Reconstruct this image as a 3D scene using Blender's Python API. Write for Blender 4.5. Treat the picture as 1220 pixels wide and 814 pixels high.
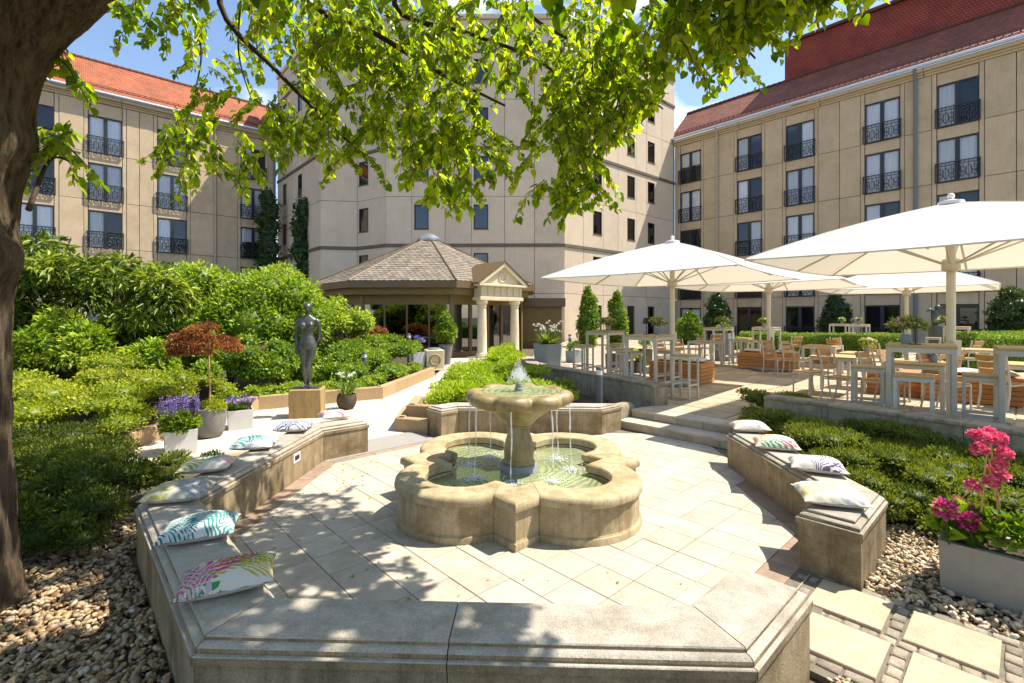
import bpy, math, random
import numpy as np
from mathutils import Vector, Matrix, Quaternion
random.seed(7); RNG = np.random.default_rng(7)
sc = bpy.context.scene
for o in list(bpy.data.objects): bpy.data.objects.remove(o)
COL = sc.collection
R = math.radians
# ---------------------------------------------------------------- camera
F, CX, HY, H = 576.0, 610.0, 377.0, 1.8          # focal length, centre column, horizon row (photo pixels), eye height
cam_d = bpy.data.cameras.new('camera'); cam = bpy.data.objects.new('camera', cam_d); COL.objects.link(cam)
cam.location = (0, 0, H); cam.rotation_euler = (R(90), 0, 0)
cam_d.sensor_width = 36.0; cam_d.lens = 36.0*F/1220.0
cam_d.shift_y = (HY-407.0)/1220.0
cam_d.clip_start = 0.05; cam_d.clip_end = 4000
sc.camera = cam
# ---------------------------------------------------------------- sky, sun, exposure
HX, HYS = 0.60, 0.11                              # shadow run per metre of height, along x and y
sun_el = math.atan2(1.0, math.hypot(HX, HYS)); sun_az = math.atan2(HX, HYS)
w = bpy.data.worlds.new('World'); sc.world = w; w.use_nodes = True
nt = w.node_tree; nt.nodes.clear()
sky = nt.nodes.new('ShaderNodeTexSky'); sky.sky_type = 'NISHITA'; sky.sun_disc = False
sky.sun_elevation = sun_el; sky.sun_rotation = sun_az; sky.air_density = 1.0; sky.dust_density = 0.6; sky.ozone_density = 1.5
tc = nt.nodes.new('ShaderNodeTexCoord'); mp = nt.nodes.new('ShaderNodeMapping'); mp.inputs['Scale'].default_value = (1, 1, 2.6)
mp.inputs['Location'].default_value = (0.30, 0.1, 0.42)
cn = nt.nodes.new('ShaderNodeTexNoise'); cn.inputs['Scale'].default_value = 2.1; cn.inputs['Detail'].default_value = 8; cn.inputs['Roughness'].default_value = .55
cr = nt.nodes.new('ShaderNodeValToRGB'); cr.color_ramp.elements[0].position = .56; cr.color_ramp.elements[1].position = .70
mx = nt.nodes.new('ShaderNodeMixRGB'); mx.inputs[2].default_value = (9.5, 9.6, 9.8, 1)
bg = nt.nodes.new('ShaderNodeBackground'); bg.inputs['Strength'].default_value = 0.13
wo = nt.nodes.new('ShaderNodeOutputWorld')
L = nt.links.new
L(tc.outputs['Generated'], mp.inputs['Vector']); L(mp.outputs[0], cn.inputs['Vector']); L(cn.outputs['Fac'], cr.inputs[0])
L(cr.outputs[0], mx.inputs[0]); L(sky.outputs[0], mx.inputs[1]); L(mx.outputs[0], bg.inputs[0]); L(bg.outputs[0], wo.inputs[0])
sd = bpy.data.lights.new('sun', 'SUN'); sd.energy = 5.0; sd.angle = R(0.53); sd.color = (1.0, .925, .80)
so = bpy.data.objects.new('sun', sd); COL.objects.link(so); so.location = (12, 5, 25)
so.rotation_euler = Vector((-HX, -HYS, -1)).to_track_quat('-Z', 'Y').to_euler()
sc.view_settings.view_transform = 'Standard'; sc.view_settings.look = 'None'
sc.view_settings.exposure = 0.95; sc.view_settings.gamma = 1.0; sc.view_settings.use_curve_mapping = False
sc.render.engine = 'CYCLES'
try:
    sc.cycles.max_bounces = 8; sc.cycles.transparent_max_bounces = 12
except Exception: pass

# ---------------------------------------------------------------- helpers
def G(px, py, z=0.0):
    d = F*(H-z)/(py-HY); return Vector(((px-CX)/F*d, d, z))
def PX(px, d): return (px-CX)/F*d
def ZP(py, d): return H-(py-HY)*d/F

def tag(o, label=None, cat=None, group=None, kind=None):
    if label: o['label'] = label
    if cat: o['category'] = cat
    if group: o['group'] = group
    if kind: o['kind'] = kind
    return o
def empty(name, loc=(0, 0, 0), rz=0.0, label=None, cat=None, group=None):
    o = bpy.data.objects.new(name, None); COL.objects.link(o); o.empty_display_size = .1
    o.location = loc; o.rotation_euler = (0, 0, rz)
    return tag(o, label, cat, group)
def copy_tree(o, parent=None):
    c = o.copy(); COL.objects.link(c); c.parent = parent
    for ch in list(o.children): copy_tree(ch, c)
    return c
def link(name, me, parent=None, loc=(0, 0, 0), rz=0.0, rot=None, scale=None):
    o = bpy.data.objects.new(name, me); COL.objects.link(o); o.location = loc
    o.rotation_euler = rot if rot else (0, 0, rz)
    if scale: o.scale = scale
    if parent: o.parent = parent
    return o

class MB:
    def __init__(s): s.v = []; s.f = []; s.m = []; s.mi = 0
    def add(s, vs, fs):
        b = len(s.v); s.v.extend([tuple(p) for p in vs]); s.f.extend([tuple(b+i for i in f) for f in fs]); s.m.extend([s.mi]*len(fs)); return s
    def box(s, x0, x1, y0, y1, z0, z1, M=None, bev=0.0):
        if bev > 0:
            b = min(bev, (x1-x0)*.45, (y1-y0)*.45, (z1-z0)*.45)
            vs = []; idx = {}
            for ix, (xa, xb) in enumerate(((x0, x0+b), (x1, x1-b))):
                for iy, (ya, yb) in enumerate(((y0, y0+b), (y1, y1-b))):
                    for iz, (za, zb) in enumerate(((z0, z0+b), (z1, z1-b))):
                        for a, p in enumerate(((xa, yb, zb), (xb, ya, zb), (xb, yb, za))):
                            idx[ix, iy, iz, a] = len(vs); vs.append(p)
            I = lambda *k: idx[k]
            fs = []
            fs.append((I(0,0,0,0), I(0,0,1,0), I(0,1,1,0), I(0,1,0,0))); fs.append((I(1,0,0,0), I(1,1,0,0), I(1,1,1,0), I(1,0,1,0)))
            fs.append((I(0,0,0,1), I(1,0,0,1), I(1,0,1,1), I(0,0,1,1))); fs.append((I(0,1,0,1), I(0,1,1,1), I(1,1,1,1), I(1,1,0,1)))
            fs.append((I(0,0,0,2), I(0,1,0,2), I(1,1,0,2), I(1,0,0,2))); fs.append((I(0,0,1,2), I(1,0,1,2), I(1,1,1,2), I(0,1,1,2)))
            for i in (0, 1):
                for j in (0, 1):
                    q = [I(i,j,0,0), I(i,j,0,1), I(i,j,1,1), I(i,j,1,0)]; fs.append(tuple(q if i == j else q[::-1]))
                    q = [I(i,0,j,0), I(i,1,j,0), I(i,1,j,2), I(i,0,j,2)]; fs.append(tuple(q if i == j else q[::-1]))
                    q = [I(0,i,j,1), I(0,i,j,2), I(1,i,j,2), I(1,i,j,1)]; fs.append(tuple(q if i == j else q[::-1]))
                    for k in (0, 1):
                        q = [I(i,j,k,0), I(i,j,k,1), I(i,j,k,2)]; fs.append(tuple(q if (i+j+k) % 2 else q[::-1]))
        else:
            vs = [(x0,y0,z0),(x1,y0,z0),(x1,y1,z0),(x0,y1,z0),(x0,y0,z1),(x1,y0,z1),(x1,y1,z1),(x0,y1,z1)]
            fs = [(0,3,2,1),(4,5,6,7),(0,1,5,4),(1,2,6,5),(2,3,7,6),(3,0,4,7)]
        if M is not None: vs = [M @ Vector(p) for p in vs]
        return s.add(vs, fs)
    def prism(s, poly, z0, z1):
        n = len(poly); vs = [(p[0], p[1], z0) for p in poly]+[(p[0], p[1], z1) for p in poly]
        fs = [tuple(range(n-1, -1, -1)), tuple(range(n, 2*n))]+[(i, (i+1) % n, n+(i+1) % n, n+i) for i in range(n)]
        return s.add(vs, fs)
    def tube(s, pts, rad, n=8, cap=True):
        pts = [Vector(p) for p in pts]
        if not hasattr(rad, '__len__'): rad = [rad]*len(pts)
        vs = []; fs = []; up = None
        for i, p in enumerate(pts):
            t = (pts[min(i+1, len(pts)-1)]-pts[max(i-1, 0)])
            if t.length < 1e-9: t = Vector((0, 0, 1))
            t.normalize()
            if up is None:
                up = Vector((0, 0, 1)) if abs(t.z) < .9 else Vector((1, 0, 0))
            a = up.cross(t)
            if a.length < 1e-6: a = Vector((1, 0, 0)).cross(t)
            a.normalize(); b = t.cross(a); up = b
            for k in range(n):
                an = 2*math.pi*k/n; vs.append(p+(a*math.cos(an)+b*math.sin(an))*rad[i])
        for i in range(len(pts)-1):
            for k in range(n):
                fs.append((i*n+k, i*n+(k+1) % n, (i+1)*n+(k+1) % n, (i+1)*n+k))
        if cap:
            fs.append(tuple(range(n-1, -1, -1))); fs.append(tuple((len(pts)-1)*n+k for k in range(n)))
        return s.add(vs, fs)
    def rings(s, rings, cap0=True, cap1=True):       # list of equal-length closed rings
        n = len(rings[0]); vs = [p for r in rings for p in r]; fs = []
        for i in range(len(rings)-1):
            for k in range(n): fs.append((i*n+k, i*n+(k+1) % n, (i+1)*n+(k+1) % n, (i+1)*n+k))
        if cap0: fs.append(tuple(range(n-1, -1, -1)))
        if cap1: fs.append(tuple((len(rings)-1)*n+k for k in range(n)))
        return s.add(vs, fs)
    def lathe(s, prof, n=24, c=(0, 0), fn=None, cap0=True, cap1=True):
        rr = []
        for r, z in prof:
            ring = []
            for k in range(n):
                a = 2*math.pi*k/n; q = (r, z) if fn is None else fn(r, z, a)
                ring.append((c[0]+q[0]*math.cos(a), c[1]+q[0]*math.sin(a), q[1]))
            rr.append(ring)
        return s.rings(rr, cap0, cap1)
    def ball(s, c, r, n=8, m=6, sq=(1, 1, 1)):
        prof = [(max(1e-4, r*math.sin(math.pi*i/m)), -r*math.cos(math.pi*i/m)) for i in range(m+1)]
        b = len(s.v); s.lathe(prof, n)
        for i in range(b, len(s.v)):
            x, y, z = s.v[i]; s.v[i] = (c[0]+x*sq[0], c[1]+y*sq[1], c[2]+z*sq[2])
        return s
    def mesh(s, name, mats, smooth=None):
        me = bpy.data.meshes.new(name); me.from_pydata([tuple(p) for p in s.v], [], s.f)
        for m in (mats if isinstance(mats, (list, tuple)) else [mats]): me.materials.append(m)
        if s.m and max(s.m) > 0: me.polygons.foreach_set('material_index', s.m)
        if smooth is not None:
            me.polygons.foreach_set('use_smooth', [True]*len(me.polygons)); me.update()
            if smooth < 179: me.set_sharp_from_angle(angle=R(smooth))
        me.update(); return me
    def build(s, name, mats, parent=None, smooth=None, **kw): return link(name, s.mesh(name, mats, smooth), parent, **kw)

def offset_poly(poly, dist):                        # CCW polygon, per-edge inward distance (edge i: p[i]->p[i+1])
    n = len(poly); out = []
    def ln(i):
        a = Vector(poly[i][:2]); b = Vector(poly[(i+1) % n][:2]); t = (b-a).normalized(); nn = Vector((-t.y, t.x)); return a+nn*dist[i], t
    for i in range(n):
        p, t = ln(i-1 if i else n-1); q, u = ln(i)
        den = t.x*u.y-t.y*u.x
        if abs(den) < 1e-6: out.append((q.x, q.y)); continue
        k = ((q.x-p.x)*u.y-(q.y-p.y)*u.x)/den; out.append((p.x+t.x*k, p.y+t.y*k))
    return out
def clip_poly(poly, a, b, c):                       # keep a*x+b*y<=c
    out = []
    for i in range(len(poly)):
        p = poly[i]; q = poly[(i+1) % len(poly)]; dp = a*p[0]+b*p[1]-c; dq = a*q[0]+b*q[1]-c
        if dp <= 0: out.append(p)
        if (dp < 0 < dq) or (dq < 0 < dp):
            k = dp/(dp-dq); out.append((p[0]+(q[0]-p[0])*k, p[1]+(q[1]-p[1])*k))
    return out
def parea(p): return .5*sum(p[i][0]*p[(i+1) % len(p)][1]-p[(i+1) % len(p)][0]*p[i][1] for i in range(len(p)))
def inside(p, poly):
    r = False; n = len(poly)
    for i in range(n):
        a = poly[i]; b = poly[(i+1) % n]
        if (a[1] > p[1]) != (b[1] > p[1]) and p[0] < (b[0]-a[0])*(p[1]-a[1])/(b[1]-a[1])+a[0]: r = not r
    return r

# ---------------------------------------------------------------- materials
def nodes(name):
    m = bpy.data.materials.new(name); m.use_nodes = True; t = m.node_tree; t.nodes.clear()
    out = t.nodes.new('ShaderNodeOutputMaterial'); p = t.nodes.new('ShaderNodeBsdfPrincipled'); t.links.new(p.outputs[0], out.inputs[0])
    return m, t, p, out
def N(t, typ, **kw):
    n = t.nodes.new(typ)
    for k, v in kw.items():
        if k in n.inputs: n.inputs[k].default_value = v
        else: setattr(n, k, v)
    return n
def ramp(t, stops):
    r = t.nodes.new('ShaderNodeValToRGB'); e = r.color_ramp.elements
    while len(e) > 1: e.remove(e[-1])
    e[0].position = stops[0][0]; e[0].color = (*stops[0][1], 1)
    for p, c in stops[1:]:
        k = e.new(p); k.color = (*c, 1)
    return r
def c3(c): return (c[0], c[1], c[2], 1)
def MAT(name, col, rough=.7, col2=None, scale=6.0, bump=0.0, bscale=60.0, rnd=0.0, spec=.3, metal=0.0, stain=None, sscale=1.5, samt=.5, detail=6, stretch=None, speck=0.0, streak=None, stamt=.6):
    """base colour mottled with a second one by noise, optional stains, per-object variation, fine relief"""
    m, t, p, out = nodes(name); Lk = t.links.new
    tcn = N(t, 'ShaderNodeTexCoord'); oi = N(t, 'ShaderNodeObjectInfo')
    add = N(t, 'ShaderNodeVectorMath', operation='ADD'); mul = N(t, 'ShaderNodeVectorMath', operation='SCALE'); mul.inputs['Scale'].default_value = 17.0
    comb = N(t, 'ShaderNodeCombineXYZ'); Lk(oi.outputs['Random'], comb.inputs[0]); Lk(oi.outputs['Random'], comb.inputs[2])
    Lk(comb.outputs[0], mul.inputs[0]); Lk(tcn.outputs['Object'], add.inputs[0]); Lk(mul.outputs[0], add.inputs[1])
    src = add.outputs[0]
    if stretch:
        mpn = N(t, 'ShaderNodeMapping'); mpn.inputs['Scale'].default_value = stretch; Lk(src, mpn.inputs[0]); src = mpn.outputs[0]
    n1 = N(t, 'ShaderNodeTexNoise', Scale=scale, Detail=detail, Roughness=.65); Lk(src, n1.inputs['Vector'])
    col2 = col2 or tuple(c*.72 for c in col)
    rp = ramp(t, [(.32, col2), (.68, col)]); Lk(n1.outputs['Fac'], rp.inputs[0]); cur = rp.outputs[0]
    if stain:
        n2 = N(t, 'ShaderNodeTexNoise', Scale=sscale, Detail=7, Roughness=.7); Lk(src, n2.inputs['Vector'])
        r2 = ramp(t, [(.48, (0, 0, 0)), (.66, (samt, samt, samt))]); Lk(n2.outputs['Fac'], r2.inputs[0])
        mxn = N(t, 'ShaderNodeMixRGB'); mxn.inputs[2].default_value = c3(stain); Lk(r2.outputs[0], mxn.inputs[0]); Lk(cur, mxn.inputs[1]); cur = mxn.outputs[0]
    if streak:
        ms_ = N(t, 'ShaderNodeMapping'); ms_.inputs['Scale'].default_value = (7, 7, .55); Lk(add.outputs[0], ms_.inputs[0])
        n5 = N(t, 'ShaderNodeTexNoise', Scale=1.6, Detail=8, Roughness=.7); Lk(ms_.outputs[0], n5.inputs['Vector'])
        r5 = ramp(t, [(.46, (0, 0, 0)), (.70, (stamt, stamt, stamt))]); Lk(n5.outputs['Fac'], r5.inputs[0])
        m5 = N(t, 'ShaderNodeMixRGB'); m5.inputs[2].default_value = c3(streak); Lk(r5.outputs[0], m5.inputs[0]); Lk(cur, m5.inputs[1]); cur = m5.outputs[0]
    if speck > 0:
        n6 = N(t, 'ShaderNodeTexNoise', Scale=110.0, Detail=3, Roughness=.8); Lk(add.outputs[0], n6.inputs['Vector'])
        r6 = ramp(t, [(.33, (1-speck,)*3), (.5, (1, 1, 1)), (.68, (1+speck*.5,)*3)]); Lk(n6.outputs['Fac'], r6.inputs[0])
        m6 = N(t, 'ShaderNodeMixRGB', blend_type='MULTIPLY'); m6.inputs[0].default_value = 1; Lk(cur, m6.inputs[1]); Lk(r6.outputs[0], m6.inputs[2]); cur = m6.outputs[0]
    if rnd > 0:
        hs = N(t, 'ShaderNodeHueSaturation'); mr = N(t, 'ShaderNodeMapRange'); mr.inputs[3].default_value = 1-rnd; mr.inputs[4].default_value = 1+rnd
        Lk(oi.outputs['Random'], mr.inputs[0]); Lk(mr.outputs[0], hs.inputs['Value']); Lk(cur, hs.inputs['Color']); cur = hs.outputs[0]
    Lk(cur, p.inputs['Base Color']); p.inputs['Roughness'].default_value = rough; p.inputs['Metallic'].default_value = metal
    p.inputs['Specular IOR Level'].default_value = spec
    if bump > 0:
        n3 = N(t, 'ShaderNodeTexNoise', Scale=bscale, Detail=6, Roughness=.7); Lk(src, n3.inputs['Vector'])
        bp = N(t, 'ShaderNodeBump', Strength=min(1, bump), Distance=.01*max(1, bump)); Lk(n3.outputs['Fac'], bp.inputs['Height']); Lk(bp.outputs[0], p.inputs['Normal'])
    return m
def LEAF(name, cols, trans=.45, rough=.45, tcol=None, spec=.4):
    """leaf colours picked per leaf (attribute 'rnd'), light shining through"""
    m, t, p, out = nodes(name); Lk = t.links.new
    at = N(t, 'ShaderNodeAttribute', attribute_name='rnd')
    rp = ramp(t, [(i/(len(cols)-1), c) for i, c in enumerate(cols)]); Lk(at.outputs['Fac'], rp.inputs[0])
    Lk(rp.outputs[0], p.inputs['Base Color']); p.inputs['Roughness'].default_value = rough; p.inputs['Specular IOR Level'].default_value = spec
    tr = N(t, 'ShaderNodeBsdfTranslucent'); mixc = N(t, 'ShaderNodeMixRGB', blend_type='MULTIPLY'); mixc.inputs[0].default_value = 1
    mixc.inputs[2].default_value = c3(tcol or (1.5, 1.45, .55)); Lk(rp.outputs[0], mixc.inputs[1]); Lk(mixc.outputs[0], tr.inputs[0])
    ms = N(t, 'ShaderNodeMixShader'); ms.inputs[0].default_value = trans; Lk(p.outputs[0], ms.inputs[1]); Lk(tr.outputs[0], ms.inputs[2]); Lk(ms.outputs[0], out.inputs[0])
    return m
def RNDMAT(name, cols, rough=.7, bump=0, spec=.3):
    m, t, p, out = nodes(name); Lk = t.links.new
    at = N(t, 'ShaderNodeAttribute', attribute_name='rnd'); rp = ramp(t, [(i/(len(cols)-1), c) for i, c in enumerate(cols)]); Lk(at.outputs['Fac'], rp.inputs[0])
    tcn = N(t, 'ShaderNodeTexCoord'); n1 = N(t, 'ShaderNodeTexNoise', Scale=45.0, Detail=5); Lk(tcn.outputs['Object'], n1.inputs['Vector'])
    r2 = ramp(t, [(.3, (.62, .6, .58)), (.7, (1.1, 1.1, 1.1))]); Lk(n1.outputs['Fac'], r2.inputs[0])
    mu = N(t, 'ShaderNodeMixRGB', blend_type='MULTIPLY'); mu.inputs[0].default_value = 1; Lk(rp.outputs[0], mu.inputs[1]); Lk(r2.outputs[0], mu.inputs[2])
    Lk(mu.outputs[0], p.inputs['Base Color']); p.inputs['Roughness'].default_value = rough; p.inputs['Specular IOR Level'].default_value = spec
    return m

M = {}
M['bench'] = MAT('bench_stone_side', (.38,.295,.175), .88, (.25,.185,.10), 6, .9, 90, .05, stain=(.11,.075,.035), sscale=2.2, samt=.75, speck=.35, streak=(.10,.07,.035), stamt=.65)  # sides weathered browner than the top; their shade is put into this colour too
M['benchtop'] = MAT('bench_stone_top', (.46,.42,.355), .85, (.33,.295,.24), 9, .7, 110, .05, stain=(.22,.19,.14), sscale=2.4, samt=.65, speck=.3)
M['fount'] = MAT('fountain_sandstone', (.54,.44,.275), .8, (.41,.315,.17), 5, .8, 90, .06, stain=(.20,.13,.05), sscale=2.6, samt=.7, speck=.3, streak=(.20,.135,.055), stamt=.6)
M['bowl'] = MAT('bowl_wet_sandstone', (.47,.36,.17), .32, (.29,.20,.075), 7, .5, 70, 0, spec=.5, stain=(.13,.09,.03), sscale=3.5, samt=.75, speck=.25, streak=(.11,.075,.025), stamt=.8)
M['plinth'] = MAT('grey_plinth_stone', (.26,.29,.30), .5, (.18,.2,.21), 8, .3, 90)
M['tile'] = MAT('cream_paving_tile', (.52,.46,.375), .78, (.41,.355,.28), 7, .5, 120, .09, stain=(.33,.275,.20), sscale=2.6, samt=.55, speck=.16)
M['btile'] = MAT('brown_border_tile', (.34,.24,.175), .8, (.26,.18,.13), 9, .3, 120, .12)
M['mortar'] = MAT('dark_joint_mortar', (.20,.17,.13), .95, (.14,.12,.09), 20, .4, 150)
M['slab'] = MAT('beige_stepping_slab', (.52,.43,.30), .85, (.44,.355,.24), 10, .7, 120, .05, stain=(.37,.29,.19), sscale=4, samt=.5, speck=.2)
M['tslab'] = MAT('terrace_slab', (.46,.385,.275), .85, (.37,.305,.21), 7, .4, 120, .12, stain=(.24,.19,.12), sscale=2.5, samt=.55)
M['cobble'] = MAT('cobble_stone', (.36,.305,.23), .85, (.23,.19,.14), 18, .8, 90, .28, speck=.2)
M['kerb'] = MAT('tan_granite_kerb', (.44,.31,.17), .85, (.33,.22,.115), 40, .6, 200, .08, stain=(.27,.19,.1), sscale=3, samt=.4)
M['wallc'] = MAT('weathered_retaining_wall', (.42,.365,.28), .88, (.29,.245,.17), 6, .8, 90, .05, stain=(.15,.12,.07), sscale=2, samt=.75, speck=.25, streak=(.14,.11,.06), stamt=.7)
M['soil'] = MAT('bed_soil', (.085,.06,.038), .95, (.05,.035,.02), 12, 1, 60)
M['ground'] = MAT('garden_ground', (.13,.105,.07), .95, (.08,.065,.04), 5, .8, 40)
M['facade'] = MAT('beige_concrete_panel', (.58,.45,.30), .88, (.51,.39,.25), 1.6, .3, 50, .05, stain=(.38,.285,.18), sscale=.5, samt=.55, speck=.08, streak=(.36,.275,.175), stamt=.35)
M['facadeC'] = MAT('pale_concrete_panel', (.66,.545,.41), .88, (.585,.475,.35), 1.4, .3, 50, .045, stain=(.49,.39,.28), sscale=.5, samt=.5, speck=.08, streak=(.46,.37,.27), stamt=.35)
M['wallb'] = MAT('facade_joint_dark', (.2,.16,.11), .9, (.15,.12,.08), 3)
M['band'] = MAT('dark_string_course', (.16,.135,.105), .8, (.11,.095,.075), 4, .3, 60)
M['cornice'] = MAT('cornice_paint', (.52,.41,.26), .7, (.47,.37,.235), 2, .1, 40)
M['zinc'] = MAT('zinc_gutter', (.55,.60,.66), .4, (.48,.53,.6), 5, 0, 40, metal=.5, spec=.5)
M['pipe'] = MAT('blue_grey_pipe', (.17,.20,.23), .5, (.14,.17,.2), 4)
M['pipeb'] = MAT('beige_pipe', (.53,.45,.33), .6)
M['frame'] = MAT('dark_window_frame', (.018,.02,.026), .4, (.014,.015,.02), 8, spec=.5)
M['rail'] = MAT('black_iron_railing', (.016,.017,.02), .45, (.012,.012,.014), 20, spec=.5)
M['curtain'] = MAT('white_net_curtain', (.88,.87,.86), .9, (.68,.68,.69), 3.0, stretch=(14, 14, .25), rnd=.18)
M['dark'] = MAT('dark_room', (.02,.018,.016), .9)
M['umb'] = MAT('white_parasol_fabric', (.80,.77,.71), .85, (.77,.74,.68), 2.5)
M['umbpole'] = MAT('cream_parasol_metal', (.62,.57,.44), .4, (.57,.52,.40), 6, spec=.5)
M['alu'] = MAT('grey_aluminium', (.52,.485,.41), .45, (.45,.42,.35), 12, spec=.5, rnd=.06)
M['teak'] = MAT('teak_slat', (.50,.295,.105), .55, (.36,.19,.06), 5, .3, 80, .16, stretch=(1.5, 14, 14))
M['teakt'] = MAT('pale_teak_top', (.52,.37,.18), .55, (.40,.27,.12), 5, .3, 80, .12, stretch=(14, 1.5, 14))
M['larch'] = MAT('orange_larch_board', (.52,.235,.075), .6, (.38,.155,.045), 4, .3, 70, .14, stretch=(1.2, 9, 9))
M['bronze'] = MAT('weathered_bronze', (.11,.115,.10), .40, (.055,.058,.05), 7, .3, 60, metal=.55, spec=.6, stain=(.16,.18,.16), sscale=5, samt=.5)
M['pedestal'] = MAT('yellow_sandstone_block', (.42,.29,.125), .85, (.28,.18,.07), 3.5, .6, 90, stretch=(3, 3, .6), stain=(.16,.1,.04), sscale=3, samt=.6)
M['whitepot'] = MAT('pale_grey_planter', (.56,.555,.54), .6, (.50,.495,.48), 5, .15, 80)
M['concpot'] = MAT('concrete_pot', (.21,.20,.185), .85, (.155,.145,.135), 6, .5, 110)
M['bronzepot'] = MAT('brown_clay_pot', (.10,.075,.05), .7, (.06,.045,.03), 8, .3, 70)
M['greybox'] = MAT('taupe_grey_planter', (.31,.285,.24), .55, (.26,.235,.195), 3.5, .2, 60, stain=(.20,.17,.13), sscale=2.5, samt=.5, streak=(.2,.17,.13), stamt=.4)
M['bluepot'] = MAT('blue_grey_planter', (.25,.28,.30), .55, (.21,.24,.26), 4, .15, 70)
M['bark'] = MAT('linden_bark', (.23,.16,.095), .95, (.05,.032,.018), 8, 6.0, 16, stretch=(3.6, 3.6, .4), stain=(.23,.175,.11), sscale=2, samt=.5, speck=.3)
M['twig'] = MAT('brown_twig', (.075,.045,.028), .8, (.045,.028,.018), 20)
M['cane'] = MAT('bamboo_cane', (.55,.33,.10), .5, (.45,.26,.07), 30)
M['bolA'] = MAT('bollard_dark_metal', (.10,.11,.125), .45, (.08,.09,.1), 9, spec=.5)
M['bolB'] = MAT('bollard_light_band', (.72,.72,.70), .35)
M['slate'] = None
M['fascia'] = MAT('brown_metal_fascia', (.15,.095,.04), .4, (.12,.075,.03), 3, spec=.5)
M['soffit'] = MAT('olive_soffit', (.20,.145,.05), .5, (.17,.12,.04), 3)
M['ivory'] = MAT('ivory_portico_stone', (.63,.55,.38), .7, (.56,.48,.32), 5, .2, 60)
M['lead'] = MAT('lead_cap', (.45,.47,.5), .35, (.3,.32,.35), 6, metal=.7)
M['grate'] = MAT('ribbed_entrance_mat', (.40,.37,.33), .8, (.33,.3,.27), 30, .6, 200)
M['plastic'] = MAT('white_plastic', (.8,.8,.8), .4)
M['cloth'] = MAT('natural_cushion_back', (.55,.49,.41), .95, (.48,.43,.35), 60, .4, 300)
M['black'] = MAT('black_lamp_metal', (.012,.012,.014), .4, spec=.5)
def glass_mat(name, tint=(.75,.8,.85), refl=1.5, rough=.02, base=.06):
    m, t, p, out = nodes(name); Lk = t.links.new; t.nodes.remove(p)
    tr = N(t, 'ShaderNodeBsdfTransparent'); tr.inputs[0].default_value = c3(tint); gl = N(t, 'ShaderNodeBsdfGlossy'); gl.inputs['Roughness'].default_value = rough
    gl.inputs[0].default_value = (.95,.97,1,1)
    fr = N(t, 'ShaderNodeFresnel', IOR=refl); ad = N(t, 'ShaderNodeMath', operation='ADD'); ad.inputs[1].default_value = base; ad.use_clamp = True
    ms = N(t, 'ShaderNodeMixShader'); Lk(fr.outputs[0], ad.inputs[0]); Lk(ad.outputs[0], ms.inputs[0]); Lk(tr.outputs[0], ms.inputs[1]); Lk(gl.outputs[0], ms.inputs[2]); Lk(ms.outputs[0], out.inputs[0])
    return m
M['pane'] = glass_mat('window_glass', (.94,.95,.97), 1.33, .01, .01)
M['dpane'] = glass_mat('dark_window_glass', (.10,.12,.15), 1.5, .01, .06)
M['pglass'] = glass_mat('bronze_tinted_glass', (.13,.10,.05), 1.6, .015, .14)
def water_mat():
    m, t, p, out = nodes('green_pool_water'); Lk = t.links.new
    tcn = N(t, 'ShaderNodeTexCoord'); n = N(t, 'ShaderNodeTexNoise', Scale=16.0, Detail=5); Lk(tcn.outputs['Object'], n.inputs['Vector'])
    wv = N(t, 'ShaderNodeTexWave', wave_type='RINGS', rings_direction='Z', Scale=5.0, Distortion=7.0, Detail=3); Lk(tcn.outputs['Object'], wv.inputs['Vector'])
    ad = N(t, 'ShaderNodeMath', operation='ADD'); Lk(n.outputs['Fac'], ad.inputs[0])
    ml = N(t, 'ShaderNodeMath', operation='MULTIPLY'); ml.inputs[1].default_value = .45; Lk(wv.outputs['Fac'], ml.inputs[0]); Lk(ml.outputs[0], ad.inputs[1])
    bp = N(t, 'ShaderNodeBump', Strength=.8, Distance=.03); Lk(ad.outputs[0], bp.inputs['Height']); Lk(bp.outputs[0], p.inputs['Normal'])
    r = ramp(t, [(.3, (.32,.36,.17)), (.7, (.50,.54,.31))]); n2 = N(t, 'ShaderNodeTexNoise', Scale=3.0, Detail=4); Lk(tcn.outputs['Object'], n2.inputs['Vector']); Lk(n2.outputs['Fac'], r.inputs[0])
    Lk(r.outputs[0], p.inputs['Base Color']); p.inputs['Roughness'].default_value = .07; p.inputs['Specular IOR Level'].default_value = .6
    gl = N(t, 'ShaderNodeBsdfTransparent'); gl.inputs[0].default_value = (.78,.86,.6,1); ms = N(t, 'ShaderNodeMixShader'); ms.inputs[0].default_value = .38
    Lk(p.outputs[0], ms.inputs[1]); Lk(gl.outputs[0], ms.inputs[2]); Lk(ms.outputs[0], out.inputs[0])
    return m
M['water'] = water_mat(); M['poolfloor'] = MAT('pale_pool_floor', (.46,.50,.36), .8, (.36,.40,.26), 6)
def spray_mat(name, a):
    m, t, p, out = nodes(name); p.inputs['Base Color'].default_value = (.93,.95,.97,1); p.inputs['Roughness'].default_value = .12; p.inputs['Alpha'].default_value = a; p.inputs['Specular IOR Level'].default_value = .8
    return m
M['stream'] = spray_mat('falling_water', .5); M['spray'] = spray_mat('water_spray', .42); M['foam'] = spray_mat('water_foam', .62)
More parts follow.
